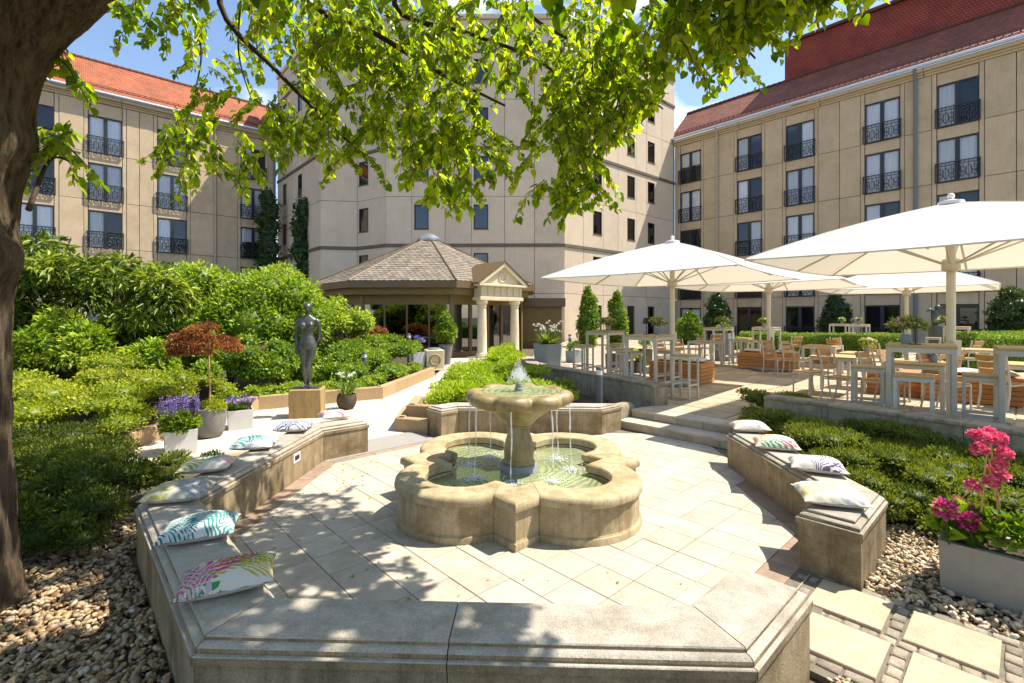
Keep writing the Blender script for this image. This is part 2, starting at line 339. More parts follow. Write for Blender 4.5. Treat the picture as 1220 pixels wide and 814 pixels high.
def roof_mat(name, ca, cb, rot=0):
    m, t, p, out = nodes(name); Lk = t.links.new
    uv = N(t, 'ShaderNodeUVMap'); br = N(t, 'ShaderNodeTexBrick'); br.offset = .5; br.inputs['Scale'].default_value = 1.0
    br.inputs['Brick Width'].default_value = .19; br.inputs['Row Height'].default_value = .17; br.inputs['Mortar Size'].default_value = .018; br.inputs['Mortar Smooth'].default_value = .6
    br.inputs['Color1'].default_value = c3(ca); br.inputs['Color2'].default_value = c3(cb); br.inputs['Mortar'].default_value = c3(tuple(x*.35 for x in ca))
    Lk(uv.outputs[0], br.inputs['Vector'])
    n = N(t, 'ShaderNodeTexNoise', Scale=.9, Detail=5); Lk(uv.outputs[0], n.inputs['Vector']); r = ramp(t, [(.3,(.7,.68,.66)),(.7,(1.15,1.1,1.05))]); Lk(n.outputs['Fac'], r.inputs[0])
    mu = N(t, 'ShaderNodeMixRGB', blend_type='MULTIPLY'); mu.inputs[0].default_value = 1; Lk(br.outputs[0], mu.inputs[1]); Lk(r.outputs[0], mu.inputs[2]); Lk(mu.outputs[0], p.inputs['Base Color'])
    bp = N(t, 'ShaderNodeBump', Strength=1, Distance=.06, invert=True); Lk(br.outputs['Fac'], bp.inputs['Height']); Lk(bp.outputs[0], p.inputs['Normal']); p.inputs['Roughness'].default_value = .7
    return m
M['roofO'] = roof_mat('orange_clay_tile', (.44,.125,.04), (.33,.085,.03)); M['roofR'] = roof_mat('dark_red_clay_tile', (.32,.09,.045), (.19,.06,.035)); M['hung'] = roof_mat('red_hung_tile', (.36,.055,.03), (.29,.046,.025))
def paving_mat(name, ca, cb, cm, w_, mort, rot):
    m, t, p, out = nodes(name); Lk = t.links.new
    tcn = N(t, 'ShaderNodeTexCoord'); mpn = N(t, 'ShaderNodeMapping'); mpn.inputs['Rotation'].default_value = (0, 0, rot); Lk(tcn.outputs['Object'], mpn.inputs[0])
    br = N(t, 'ShaderNodeTexBrick'); br.offset = 0; br.inputs['Scale'].default_value = 1; br.inputs['Brick Width'].default_value = w_; br.inputs['Row Height'].default_value = w_; br.inputs['Mortar Size'].default_value = mort
    br.inputs['Color1'].default_value = c3(ca); br.inputs['Color2'].default_value = c3(cb); br.inputs['Mortar'].default_value = c3(cm); Lk(mpn.outputs[0], br.inputs['Vector'])
    n = N(t, 'ShaderNodeTexNoise', Scale=3.0, Detail=7); Lk(tcn.outputs['Object'], n.inputs['Vector']); r = ramp(t, [(.3,(.78,.77,.75)),(.7,(1.06,1.05,1.04))]); Lk(n.outputs['Fac'], r.inputs[0])
    mu = N(t, 'ShaderNodeMixRGB', blend_type='MULTIPLY'); mu.inputs[0].default_value = 1; Lk(br.outputs[0], mu.inputs[1]); Lk(r.outputs[0], mu.inputs[2]); Lk(mu.outputs[0], p.inputs['Base Color'])
    bp = N(t, 'ShaderNodeBump', Strength=.6, Distance=.01, invert=True); Lk(br.outputs['Fac'], bp.inputs['Height']); Lk(bp.outputs[0], p.inputs['Normal']); p.inputs['Roughness'].default_value = .8
    return m
PSI = R(-2.0); C0 = Vector((.07, 4.88))
M['pathpave'] = paving_mat('cream_path_paving', (.60,.535,.44), (.54,.48,.385), (.36,.31,.24), .30, .006, R(45)-PSI)
M['terrpave'] = paving_mat('terrace_paving', (.46,.385,.275), (.37,.305,.21), (.13,.10,.07), .60, .025, R(45)-PSI)

# ================================================================ the ground
def L2W(u, v):
    c, s = math.cos(PSI), math.sin(PSI); return (C0.x+u*c-v*s, C0.y+u*s+v*c)
def W2L(x, y):
    c, s = math.cos(PSI), math.sin(PSI); x -= C0.x; y -= C0.y; return (x*c+y*s, -x*s+y*c)
ground = MB().box(-900, 900, -60, 1500, -1.0, -.06).build('ground', M['ground']); tag(ground, kind='structure')
APS = {0: 2.48, 1: 2.45, 2: 2.50, 3: 2.46, 4: 2.44, 5: 2.58, 6: 2.49, 7: 2.37}
AP = 2.45; HS = AP*math.tan(R(22.5)); BW = .40
def seg(k):
    n = Vector((math.cos(R(45*k)), math.sin(R(45*k)))); return n, Vector((-n.y, n.x))
def mit(k, off, nxt):                                # t of the corner between side k and its neighbour
    n, t = seg(k); m = (k+(1 if nxt else -1)) % 8; n2, t2 = seg(m); p = n*(APS[k]+off); c = APS[m]+off
    return (c-p.dot(n2))/t.dot(n2)
def octn(a): 
    r = a/math.cos(R(22.5)); return [(r*math.cos(R(22.5+45*k)), r*math.sin(R(22.5+45*k))) for k in range(8)]
plaza_poly = [L2W(*p) for p in octn(AP+.2)]
plaza = MB().prism(plaza_poly, -.055, -.008).build('plaza', M['mortar']); tag(plaza, kind='structure')
ext = [L2W((a*.7071-t*.7071), (a*.7071+t*.7071)) for a, t in ((AP+.1, -1.5), (3.25, -1.5), (3.25, 1.5), (AP+.1, 1.5))]
MB().prism(ext, -.055, -.009).build('paving_bed', M['mortar'], plaza)
# square tiles laid diagonally; the grid axes are the 45 degree directions of the octagon
TS = .298; GAP = .005
tile_full = MB().box(-TS/2+GAP/2, TS/2-GAP/2, -TS/2+GAP/2, TS/2-GAP/2, -.04, 0, bev=.003).mesh('tile', M['tile'])
FR = 1.0
def fount_R(phi, o=0.0, hd=1.17, c0=.70, r=.585):
    c, s = abs(math.cos(phi)), abs(math.sin(phi)); best = (hd+o*1.4142)/(c+s)
    d = (phi % (math.pi/2))-math.pi/4; q = (r+o)**2-(c0*math.sin(d))**2
    if q > 0: best = max(best, c0*math.cos(d)+math.sqrt(q))
    return best
r2 = math.sqrt(.5)
def grid2loc(a, b): return (a*r2-b*r2, a*r2+b*r2)    # a: back-right direction, b: back-left direction
def lay_tiles():
    n = 14; offa, offb = .07, .11
    clips = [(math.cos(R(45*k)), math.sin(R(45*k)), APS[k]-.17) for k in range(8)]
    for i in range(-n, n):
        for j in range(-n, n):
            a0, b0 = i*TS+offa, j*TS+offb
            cor = [(a0, b0), (a0+TS, b0), (a0+TS, b0+TS), (a0, b0+TS)]
            loc = [grid2loc(*c) for c in cor]
            ctr = (sum(p[0] for p in loc)/4, sum(p[1] for p in loc)/4)
            # hidden under the fountain
            if all(math.hypot(*p) < fount_R(math.atan2(p[1], p[0]), -.05) for p in loc): continue
            ang = [math.atan2(p[1], p[0]) for p in loc]
            poly = loc
            ext_ok = abs(b0+TS/2) < 1.35 and a0 > AP-.60
            cl = clips
            if ext_ok: cl = [c for k, c in enumerate(clips) if k not in (0, 1, 2)] + [(r2, r2, 3.21), (1, 0, 2.62), (0, 1, 2.62)]
            for c in cl: poly = clip_poly(poly, *c) if poly else poly
            if len(poly) < 3 or parea(poly) < .004: continue
            if abs(parea(poly)-TS*TS) < 1e-4:
                x, y = L2W(*ctr); o = link('tile', tile_full, plaza, (x, y, random.uniform(-.0012, .0012)), R(45)+PSI+random.choice((0, 1, 2, 3))*math.pi/2)
            else:
                poly = offset_poly(poly, [GAP/2]*len(poly)); x, y = L2W(*ctr)
                b = MB().prism([(p[0]-ctr[0], p[1]-ctr[1]) for p in poly], -.04, 0); o = b.build('tile', M['tile'], plaza, loc=(x, y, 0), rz=PSI)
lay_tiles()
# brown border course along the benches
for k in (0, 2, 3, 4, 5, 6, 7):
    n, t = seg(k); cnt = 7; i0, i1, o0, o1 = mit(k, -.166, False), mit(k, -.166, True), mit(k, .02, False), mit(k, .02, True)
    for q in range(cnt):
        ta, tb_ = i0+(i1-i0)*q/cnt, i0+(i1-i0)*(q+1)/cnt
        e0 = o0 if q == 0 else ta; e1 = o1 if q == cnt-1 else tb_; p0, p1 = n*(APS[k]-.166), n*(APS[k]+.02)
        pts = [p0+t*(ta+.002), p1+t*(e0+.002), p1+t*(e1-.002), p0+t*(tb_-.002)]
        MB().prism([L2W(p.x, p.y) for p in pts], -.04, -.001+random.uniform(-.001, .001)).build('border_tile', M['btile'], plaza)

# path that leads from the plaza to the pavilion, with the arm where the pots stand
path_poly = [(-5.0,5.75),(-4.25,5.62),(-3.0,6.3),(-2.35,6.62),(-1.95,6.9),(-1.30,7.36),(-1.85,7.62),(-1.95,9.0),(-1.5,13),(-.9,19.2),(.6,20.2),(.9,21.6),(-1.0,22.9),(-3.4,21.2),(-2.5,19),(-2.33,14.6),(-2.83,10.58),(-4.9,9.35),(-5.5,8.3)]
path = MB().prism(path_poly, -.05, -.004).build('path', M['pathpave']); tag(path, kind='structure')
# ribbed mat in the opening between plaza and path
mb = MB()
for q in range(26):
    a = AP-.02+q*.024; p = [grid2loc(-.98, a), grid2loc(.62, a), grid2loc(.62, a+.017), grid2loc(-.98, a+.017)]
    mb.prism([L2W(*x) for x in p][::-1] if parea(p) < 0 else [L2W(*x) for x in p], -.05, .006)
mb.build('rib', M['grate'], path)
mo = MB(); p = [grid2loc(-1.0, AP-.04), grid2loc(.66, AP-.04), grid2loc(.66, AP+.62), grid2loc(-1.0, AP+.62)]
p = [L2W(*x) for x in p]; p = p if parea(p) > 0 else p[::-1]
mo.prism(p, -.05, .001).build('mat_frame', M['plinth'], path)

# ================================================================ stone benches
BZ = .42
PROF = [(.012,-.05),(.012,.318),(.004,.322),(0,.326),(0,.360),(.003,.364),(.020,.365),(.017,.374),(.020,.386),(.030,.395),(.044,.399),(.053,.3995),(.0545,.4),(.0555,.413),(.060,.419),(.066,.42)]
def bench_block(poly, joints, parent, name='stone_block', mat='bench', prof=PROF):
    """poly: CCW list of local (u, v); joints: edges that butt against the next block"""
    rr = []
    for ins, z in prof:
        q = offset_poly(poly, [.0025 if i in joints else ins for i in range(len(poly))]); rr.append([(*L2W(*p), z) for p in q])
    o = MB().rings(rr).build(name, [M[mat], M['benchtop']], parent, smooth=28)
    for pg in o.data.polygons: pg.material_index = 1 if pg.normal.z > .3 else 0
    return o
def ccw(p): return p if parea(p) > 0 else p[::-1]
def segpoly(k, t0=None, t1=None):                    # None = mitred at the octagon corner, number = distance from it; inner t0, outer t0, outer t1, inner t1
    n, t = seg(k); A_ = APS[k]; ia, ib, oa, ob = mit(k, 0, False), mit(k, 0, True), mit(k, BW, False), mit(k, BW, True)
    i0, o0 = (ia, oa) if t0 is None else (t0(ia, ib),)*2; i1, o1 = (ib, ob) if t1 is None else (t1(ia, ib),)*2
    return [tuple(n*A_+t*i0), tuple(n*(A_+BW)+t*o0), tuple(n*(A_+BW)+t*o1), tuple(n*A_+t*i1)]
# edges: 0 = start end, 1 = outer, 2 = finish end, 3 = inner
ben = empty('stone_bench', (*C0, 0), 0, 'long moulded sandstone bench wrapping the near side of the plaza, seven cushions', 'bench')
def rel(ob, root):
    ob.matrix_parent_inverse = Matrix.Translation(-Vector(root.location)); return ob
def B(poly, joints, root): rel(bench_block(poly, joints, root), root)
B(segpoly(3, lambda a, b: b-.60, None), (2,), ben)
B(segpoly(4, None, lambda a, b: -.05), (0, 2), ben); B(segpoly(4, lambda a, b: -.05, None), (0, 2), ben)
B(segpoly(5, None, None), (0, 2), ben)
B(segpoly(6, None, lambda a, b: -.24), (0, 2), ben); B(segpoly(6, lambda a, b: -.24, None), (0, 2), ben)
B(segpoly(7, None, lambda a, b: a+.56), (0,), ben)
# recessed step light with white frame in the long bench
n4 = seg(4)[0]
lm = MB(); lm.box(-.004, .004, -.075, .075, .20, .30); lo = lm.build('light_frame', M['plastic'], None); 
lo.location = (*L2W(-(APS[4]+.010), .35), 0); lo.rotation_euler = (0, 0, PSI); lo.parent = ben; rel(lo, ben)
lm = MB(); lm.box(.0035, .008, -.05, .05, .225, .275); lk = lm.build('light_lens', M['black'], lo)
ben2 = empty('stone_bench', (*L2W(AP+.2, 0), 0), 0, 'short moulded sandstone bench beside the steps with four white cushions', 'bench')
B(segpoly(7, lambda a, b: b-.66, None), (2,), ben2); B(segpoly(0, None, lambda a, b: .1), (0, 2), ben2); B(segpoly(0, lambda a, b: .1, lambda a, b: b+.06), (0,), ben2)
ben3 = empty('stone_planter_wall', (*L2W(0, AP+.2), 0), 0, 'moulded sandstone seat wall behind the fountain, planted behind', 'wall')
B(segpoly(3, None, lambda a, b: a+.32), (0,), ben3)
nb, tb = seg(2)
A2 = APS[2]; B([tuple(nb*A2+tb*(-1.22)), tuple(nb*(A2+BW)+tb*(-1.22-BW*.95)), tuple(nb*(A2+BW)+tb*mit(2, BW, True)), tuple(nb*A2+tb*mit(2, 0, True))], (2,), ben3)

# ================================================================ fountain
fo = empty('fountain', (*C0, 0), PSI, 'quatrefoil sandstone fountain with scalloped bowl on a stem, water running', 'fountain')
def junctions():
    js = []; prev = None
    N_ = 7200
    def lobed(phi): 
        d = (phi % (math.pi/2))-math.pi/4; q = .585**2-(.70*math.sin(d))**2
        return q > 0 and .70*math.cos(d)+math.sqrt(q) > 1.17/(abs(math.cos(phi))+abs(math.sin(phi)))
    for i in range(N_+1):
        p = 2*math.pi*i/N_-.3; c = lobed(p)
        if prev is not None and c != prev: js.append(p)
        prev = c
    js.append(js[0]+2*math.pi); return js
JS = junctions()
def ring_piece(p0, p1, prof_o, prof_i, gap=.002):
    k = max(4, int((p1-p0)/R(5))); ang = [p0+gap+(p1-p0-2*gap)*i/k for i in range(k+1)]
    for m in range(-1, 8):
        c = m*math.pi/2
        if p0 < c < p1: ang = sorted([a for a in ang if abs(a-c) > .012]+[c])
    mb = MB(); rr = []
    for a in ang:
        ring = []
        for o, z in prof_o: r = fount_R(a, o); ring.append((r*math.cos(a), r*math.sin(a), z))
        for o, z in prof_i:
            r = fount_R(a, -.235+o); ring.append((r*math.cos(a), r*math.sin(a), z))
        rr.append(ring)
    mb.rings([r_[::-1] for r_ in rr]); return mb
BODY_O = [(.022,-.03),(.022,.045),(.016,.055),(.006,.058),(.004,.066),(0,.07),(0,.284)]; BODY_I = [(0,.284),(0,.03)]
RIM_O = [(-.02,.29),(.016,.291),(.025,.298),(.028,.31),(.028,.335),(.024,.352),(.014,.366),(-.004,.374),(-.03,.376)]; RIM_I = [(.03,.376),(.006,.372),(-.004,.36),(-.004,.30),(.01,.29)]
for i in range(len(JS)-1):
    ring_piece(JS[i], JS[i+1], BODY_O, BODY_I).build('basin_stone', M['fount'], fo, smooth=32)
    ring_piece(JS[i], JS[i+1], RIM_O, RIM_I).build('rim_stone', M['fount'], fo, smooth=32)
ph = [2*math.pi*i/144 for i in range(144)]
MB().prism([(fount_R(a, -.22)*math.cos(a), fount_R(a, -.22)*math.sin(a)) for a in ph], -.04, .03).build('pool_floor', M['poolfloor'], fo)
wv = []; wf = []; NR = 26                               # rippled water sheet
for j in range(NR+1):
    for i, a in enumerate(ph):
        r = fount_R(a, -.236)*(j/NR); x, y = r*math.cos(a), r*math.sin(a)
        z = .262+.004*math.sin(19*r-2*math.sin(3*a))+.003*math.sin(23*x+7*y)+.003*math.sin(17*y-9*x+1)
        wv.append((x, y, z))
for j in range(NR):
    for i in range(144): wf.append((j*144+i, j*144+(i+1) % 144, (j+1)*144+(i+1) % 144, (j+1)*144+i))
wm = MB(); wm.add(wv, wf); wm.build('pool_water', M['water'], fo, smooth=180)
MB().lathe([(.19,.03),(.19,.315),(.182,.325),(.17,.327)], 40).build('stem_plinth', M['plinth'], fo, smooth=40)
MB().lathe([(.165,.327),(.168,.345),(.158,.36),(.148,.37),(.15,.40),(.152,.44),(.147,.50),(.134,.56),(.118,.61),(.108,.65),(.105,.675),(.118,.685),(.122,.70),(.116,.712)], 40).build('stem', M['bowl'], fo, smooth=35)
def bowl_fn(r, z, a):
    wgt = max(0, min(1, (r-.20)/.2)); s = abs(math.cos(4*a+.45)); k = 1-.17*wgt*(1-s)**1.4
    return (r*k, z-.02*wgt*(1-s))
MB().lathe([(.118,.712),(.135,.722),(.15,.735),(.172,.76),(.205,.79),(.25,.825),(.30,.862),(.345,.890),(.385,.905),(.43,.912),(.48,.922),(.52,.942),(.545,.97),(.55,1.0),(.538,1.03),(.51,1.052),(.47,1.064),(.432,1.060),(.41,1.044),(.38,1.02),(.30,.99),(.15,.975),(.01,.97)], 128, fn=bowl_fn).build('bowl', M['bowl'], fo, smooth=60)
MB().lathe([(.425*i/10+.001, 1.047+.003*math.sin(i*1.9)) for i in range(11)], 96, fn=lambda r, z, a: (bowl_fn(r, z, a)[0], z+.003*math.sin(7*a+r*30)), cap0=False, cap1=False).build('bowl_water', M['water'], fo, smooth=180)
MB().lathe([(.045,1.0),(.045,1.075),(.036,1.08),(.036,1.125),(.028,1.13),(.012,1.128)], 16).build('nozzle', M['plinth'], fo, smooth=35)
rs = random.Random(3)
for k in range(8):
    a = math.pi/8*0+(k+.5)*math.pi/4+(-.45+math.pi)/4+.39; r0 = .49; mb = MB(); pts = []; rad = []
    for i in range(41):
        u = i/40; z = .985-.72*u; out = r0+.035*math.sqrt(u)
        pts.append((out*math.cos(a)+.004*math.sin(9*u+k), out*math.sin(a)+.004*math.sin(8*u+2*k), z)); rad.append(max(.002, (.008 if u < .45 else .0058)-.002*u+.0028*math.sin(23*u+k*2)*u+.0012*math.sin(51*u+k)))
    mb.tube(pts, rad, 8); mb.build('water_stream', M['stream'], fo, smooth=180)
    mb = MB()
    for q in range(190):
        rr_ = abs(rs.gauss(0, .085)); b_ = rs.uniform(0, 6.283); sz = rs.uniform(.002, .0075)
        mb.ball((.525*math.cos(a)+rr_*math.cos(b_), .525*math.sin(a)+rr_*math.sin(b_), .266+abs(rs.gauss(0, .012))), sz, 6, 4)
    so_ = mb.build('splash', M['foam'], fo, smooth=180); tag(so_, kind='stuff')
mb = MB()
for q in range(1500):
    b_ = rs.uniform(0, 6.283); v = rs.uniform(.35, 1.0); u = rs.uniform(.03, 1); spread = .15*rs.random()**.7
    x = spread*u*math.cos(b_); y = spread*u*math.sin(b_); z = 1.12+(.30*u-.24*u*u*(.4+1.2*spread/.17))*v*1.5
    l = rs.uniform(.004, .022); mb.tube([(x, y, z), (x*1.06, y*1.06, z+l)], [.0007, .0019], 4)
sp = mb.build('spray', M['spray'], fo, smooth=180); tag(sp, kind='stuff')

# ================================================================ steps and terrace
TZ = .25
st = empty('garden_steps', (*L2W(3.3*r2, 3.3*r2), 0), 0, 'two broad pale stone steps rising from the plaza to the terrace', 'steps')
def gpoly(a0, a1, b0, b1): return ccw([L2W(*grid2loc(a, b)) for a, b in ((a0, b0), (a1, b0), (a1, b1), (a0, b1))])
B0, B1 = -1.45, 1.02
rel(MB().prism(gpoly(3.23, 3.9, B0, B1), -.05, .095).build('step_core', M['mortar'], st), st)
rel(MB().prism(gpoly(3.60, 4.3, B0, B1), -.05, .219).build('step_core', M['mortar'], st), st)
for a0, z in ((3.21, .125), (3.58, .25)):
    nn = 6
    for q in range(nn):
        b0 = B0+(B1-B0)*q/nn+.003; b1 = B0+(B1-B0)*(q+1)/nn-.003
        rel(MB().prism(gpoly(a0+.0, a0+.018, b0, b1), z-.125+.001, z-.028).build('riser_stone', M['tslab'], st), st)
    nn = 8
    for q in range(nn):
        b0 = B0+(B1-B0)*q/nn+.003; b1 = B0+(B1-B0)*(q+1)/nn-.003
        rel(MB().prism(gpoly(a0-.012, a0+.36, b0, b1), z-.027, z+random.uniform(-.001, .001)).build('tread_tile', M['tile'], st), st)
# cheek stone at the foot of the steps
ck = MB(); pol = gpoly(3.12, 3.72, 1.04, 1.26); n_ = len(pol)
rr = [[(*p, z) for p in offset_poly(pol, [i_]*4)] for i_, z in ((0, -.05), (0, .25), (.012, .30), (.05, .345), (.07, .35))]
ck.rings(rr); cko = ck.build('cheek_stone', M['wallc'], smooth=30); tag(cko, 'small rounded cheek stone at the foot of the steps', 'stone block')
# terrace body
terr_poly = ccw([tuple(G(905, 472, .68).xy), tuple(L2W(*grid2loc(3.94, -1.5))), tuple(L2W(*grid2loc(3.94, 1.04))), (2.72, 8.62), (2.0, 9.9), (.95, 11.6), (.55, 13.2), (.45, 15.4), (1.2, 22.5), (3.6, 31), (13.4, 39.9), (26.5, 25.3), (42, 12), (42, 2.0), (8.0, 2.6), (6.2, 4.25)])
terr = MB().prism(terr_poly, -.05, .235).build('terrace', M['terrpave']); tag(terr, kind='structure')
for i in range(0, 18):
    for j in range(-22, 8):
        TSB = .60; a0 = 3.95+i*TSB; b0 = -.36+j*TSB
        c = L2W(*grid2loc(a0+TSB/2, b0+TSB/2))
        if not (c[0] > 1.2 and c[1] < 13.5 and c[0] < 12): continue
        cs = [L2W(*grid2loc(a, b)) for a, b in ((a0, b0), (a0+TSB, b0), (a0+TSB, b0+TSB), (a0, b0+TSB))]
        if not all(inside(p, terr_poly) for p in cs): continue
        ctr = Vector((*c, 0))
        q = offset_poly(ccw(cs), [.014]*4)
        MB().prism(q, .228, .25+random.uniform(-.002, .002)).build('slab', M['tslab'], terr)
# retaining wall on the left of the steps, gently bent
def wall_strip(pts, wd, z0, z1, name, label, mat='wallc', cap=.05, lip=.02):
    root = empty(name, (*pts[0], z0), 0, label, 'wall')
    pts = [Vector(p) for p in pts]
    def side(off):
        out = []
        for i, p in enumerate(pts):
            t = (pts[min(i+1, len(pts)-1)]-pts[max(i-1, 0)]).normalized(); out.append(p+Vector((-t.y, t.x))*off)
        return out
    a, b = side(wd/2), side(-wd/2); ca, cb = side(wd/2+lip), side(-wd/2-lip)
    for i in range(len(pts)-1):
        def ease(P, q0, q1): v = (q1-q0).normalized()*.003; return (q0+v, q1-v)
        p = [*ease(a, a[i], a[i+1]), *ease(b, b[i], b[i+1])[::-1]]; p = ccw([tuple(x) for x in p])
        rel(MB().prism(p, z0, z1-cap).build('wall_block', M[mat], root), root); root.location.z = z0
        p = [*ease(a, ca[i], ca[i+1]), *ease(b, cb[i], cb[i+1])[::-1]]; p = ccw([tuple(x) for x in p])
        rr = [[(*x, z) for x in offset_poly(p, [k]*4)] for k, z in ((.012, z1-cap), (0, z1-cap+.01), (0, z1-.012), (.012, z1))]
        rel(MB().rings(rr).build('coping_stone', M[mat], root), root)
    for ch in root.children: ch.matrix_parent_inverse = Matrix.Translation(-Vector(root.location))
    return root
wall_strip([(2.62, 8.50), (2.28, 9.35), (1.78, 10.35), (1.1, 11.45), (.55, 12.6), (.42, 14.0)], .30, -.05, .60, 'retaining_wall', 'bent concrete retaining wall left of the steps below the bar stools')
wl = [G(908, 472, .68).xy, G(985, 481, .68).xy, G(1070, 492.5, .68).xy, G(1150, 504, .68).xy, G(1230, 516, .68).xy, G(1330, 531, .68).xy]
wl = [Vector((p[0]+.13, p[1]+.10)) for p in wl]
wall_strip([tuple(p) for p in wl], .26, -.05, .68, 'retaining_wall', 'straight low wall between the terrace tables and the juniper bed')

# ================================================================ kerbs of the planting beds
def kerb(pts, h, wd, label, seglen=.9, name='kerb_wall'):
    root = empty(name, (*pts[0], 0), 0, label, 'kerb')
    for i in range(len(pts)-1):
        a = Vector(pts[i]); b = Vector(pts[i+1]); t = (b-a); L_ = t.length; t.normalize(); nn = Vector((-t.y, t.x)); k = max(1, round(L_/seglen))
        for q in range(k):
            p0 = a+t*(L_*q/k+.003); p1 = a+t*(L_*(q+1)/k-.003)
            if q == k-1 and i < len(pts)-2: p1 = b+t*.0
            p = ccw([tuple(p0), tuple(p1), tuple(p1+nn*wd), tuple(p0+nn*wd)])
            rr = [[(*x, z) for x in offset_poly(p, [e]*4)] for e, z in ((0, -.06), (0, h-.012), (.012, h))]
            rel(MB().rings(rr).build('kerb_stone', M['kerb'], root), root)
    return root
kerb([(-5.05, 8.6), (-4.87, 9.3), (-2.83, 10.58), (-2.33, 14.6)], .26, .16, 'tan stone kerb of the left bed behind the statue')
kerb([(-5.2, 5.75), (-5.05, 8.6)], .22, .16, 'tan stone kerb behind the potted plants')
kerb([(-4.4, 5.5), (-3.02, 6.18)], .085, .14, 'low tan kerb strip along the front of the pots')
kerb([(-4.42, 5.0), (-4.58, 5.7)], .36, .17, 'short tan kerb pier beside the lavender planter', 2)
kerb([(-1.30, 7.42), (-1.85, 7.62), (-1.95, 8.7)], .20, -.16, 'tan kerb at the near corner of the bright green bed')
kerb([(-1.22, 7.72), (-1.72, 7.86), (-1.78, 8.8)], .36, -.15, 'upper tan kerb step behind the mat')
kerb([(-1.95, 8.72), (-1.5, 13), (-.95, 19)], .16, -.16, 'long tan kerb along the path beside the bright green bed')
# soil in the beds
def soil(poly, z0, z1, name='soil'): o = MB().prism(ccw(poly), z0, z1).build(name, M['soil']); tag(o, kind='structure'); return o
soil([(-5.2, 5.7), (-5.21, 8.6), (-5.0, 9.45), (-2.98, 10.72), (-2.5, 14.6), (-3.6, 21), (-30, 38), (-30, 8)], -.05, .12)
soil([(-1.75, 7.95), (-1.0, 7.85), (1.2, 7.85), (1.9, 9.6), (.9, 11.3), (.3, 13), (.2, 18.5), (-.8, 18.8), (-1.35, 13)], -.05, .14)
soil([(2.95, 3.9), (3.0, 6.1), tuple(L2W(*grid2loc(3.9, -1.52))), tuple(G(905, 474, .68).xy), (6.0, 4.0), (4.6, 3.75), (3.2, 3.95)], -.05, -.026)
# ================================================================ buildings
def wall_s(px, o, t):                                 # where the sight line of photo column px meets the wall line o + s t
    k = (px-CX)/F; return (k*o[1]-o[0])/(t[0]-k*t[1])
RZ_A = math.atan2(-.741, .671)                        # right wing runs this way (left to right)
tR = Vector((math.cos(RZ_A), math.sin(RZ_A))); oR = Vector((13.25, 39.4))
RZ_B = math.atan2(.671, .741); tL = Vector((math.cos(RZ_B), math.sin(RZ_B))); oL = Vector((-27.4, 31.4))-tL*14.0
def uvquad(mb_pts, uvs, name, mat, parent):
    me = bpy.data.meshes.new(name); me.from_pydata(mb_pts, [], [tuple(range(4*i, 4*i+4)) for i in range(len(mb_pts)//4)])
    ul = me.uv_layers.new(name='UVMap'); 
    for i, u in enumerate(uvs): ul.data[i].uv = u
    me.materials.append(mat); return link(name, me, parent)
WW, WH = 1.72, 2.42                                    # french window
def win_meshes(ww, wh, split=True):
    f = MB(); e = .07
    f.box(-ww/2, -ww/2+e, .02, .12, 0, wh); f.box(ww/2-e, ww/2, .02, .12, 0, wh); f.box(-ww/2+e, ww/2-e, .02, .12, wh-e, wh); f.box(-ww/2+e, ww/2-e, .02, .12, 0, e)
    if split: f.box(-.10, .10, .015, .115, e, wh-e)
    fr = f.mesh('window', M['frame'])
    panes = []
    for s in ((-1, 1) if split else (0,)):
        x0, x1 = (-ww/2+e, ww/2-e) if s == 0 else ((-ww/2+e, -.10) if s < 0 else (.10, ww/2-e))
        panes.append(MB().box(x0, x1, .06, .068, e, wh-e).mesh('pane', M['pane']))
    c = MB(); n = 40; vs = []
    for i in range(n+1):
        x = -ww/2+.02+(ww-.04)*i/n; y = .135+.022*math.sin(i*1.35)+.01*math.sin(i*.7); vs += [(x, y, 0), (x, y, wh)]
    c.add(vs, [(2*i, 2*i+2, 2*i+3, 2*i+1) for i in range(n)]); cu = c.mesh('curtain', M['curtain'], smooth=180)
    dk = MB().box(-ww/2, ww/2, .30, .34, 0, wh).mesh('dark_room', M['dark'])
    return fr, panes, cu, dk
WM = win_meshes(WW, WH)
def railing_mesh(ww, h):
    r = MB(); w_ = ww/2+.08
    r.box(-w_, w_, -.16, -.11, h-.05, h); r.box(-w_, w_, -.16, -.11, 0, .045); r.box(-w_, w_, -.15, -.12, h-.20, h-.17)
    for x in (-w_+.025, 0, w_-.025): r.box(x-.025, x+.025, -.165, -.105, .0, h)
    for x in (-w_+.02, w_-.02): r.box(x-.02, x+.02, -.11, .06, h-.06, h-.02); r.box(x-.02, x+.02, -.11, .06, .02, .06)
    for s in (-1, 1):
        cx = s*(w_/2); hw = w_/2-.05
        for k in range(5): x = cx-hw+2*hw*(k+.5)/5; r.box(x-.012, x+.012, -.142, -.122, h-.17, h-.05)
        def ring(x, z, rx, rz, a0=0, a1=6.283, n=14, rad=.016):
            r.tube([(x+rx*math.cos(a0+(a1-a0)*i/n), -.135, z+rz*math.sin(a0+(a1-a0)*i/n)) for i in range(n+1)], rad, 5)
        zc = (h-.20+.045)/2+.0; rz = zc-.07
        ring(cx, zc, .11, rz*.75)
        for q in (-1, 1):
            ring(cx+q*hw*.55, zc+.12, .12, .14); ring(cx+q*hw*.55, zc-.14, .10, .12); ring(cx+q*hw*.9, zc, .06, rz*.9, math.pi/2*(1+0) if q > 0 else -math.pi/2, math.pi*1.5 if q > 0 else math.pi/2, 10)
        r.box(cx-.012, cx+.012, -.145, -.125, .045, h-.2)
        for q in (-1, 1): r.box(cx+q*hw*.55-.01, cx+q*hw*.55+.01, -.145, -.125, .045, h-.2)
    return r.mesh('railing', M['rail'])
RAILM = railing_mesh(WW, 1.08)
WRS = random.Random(12)
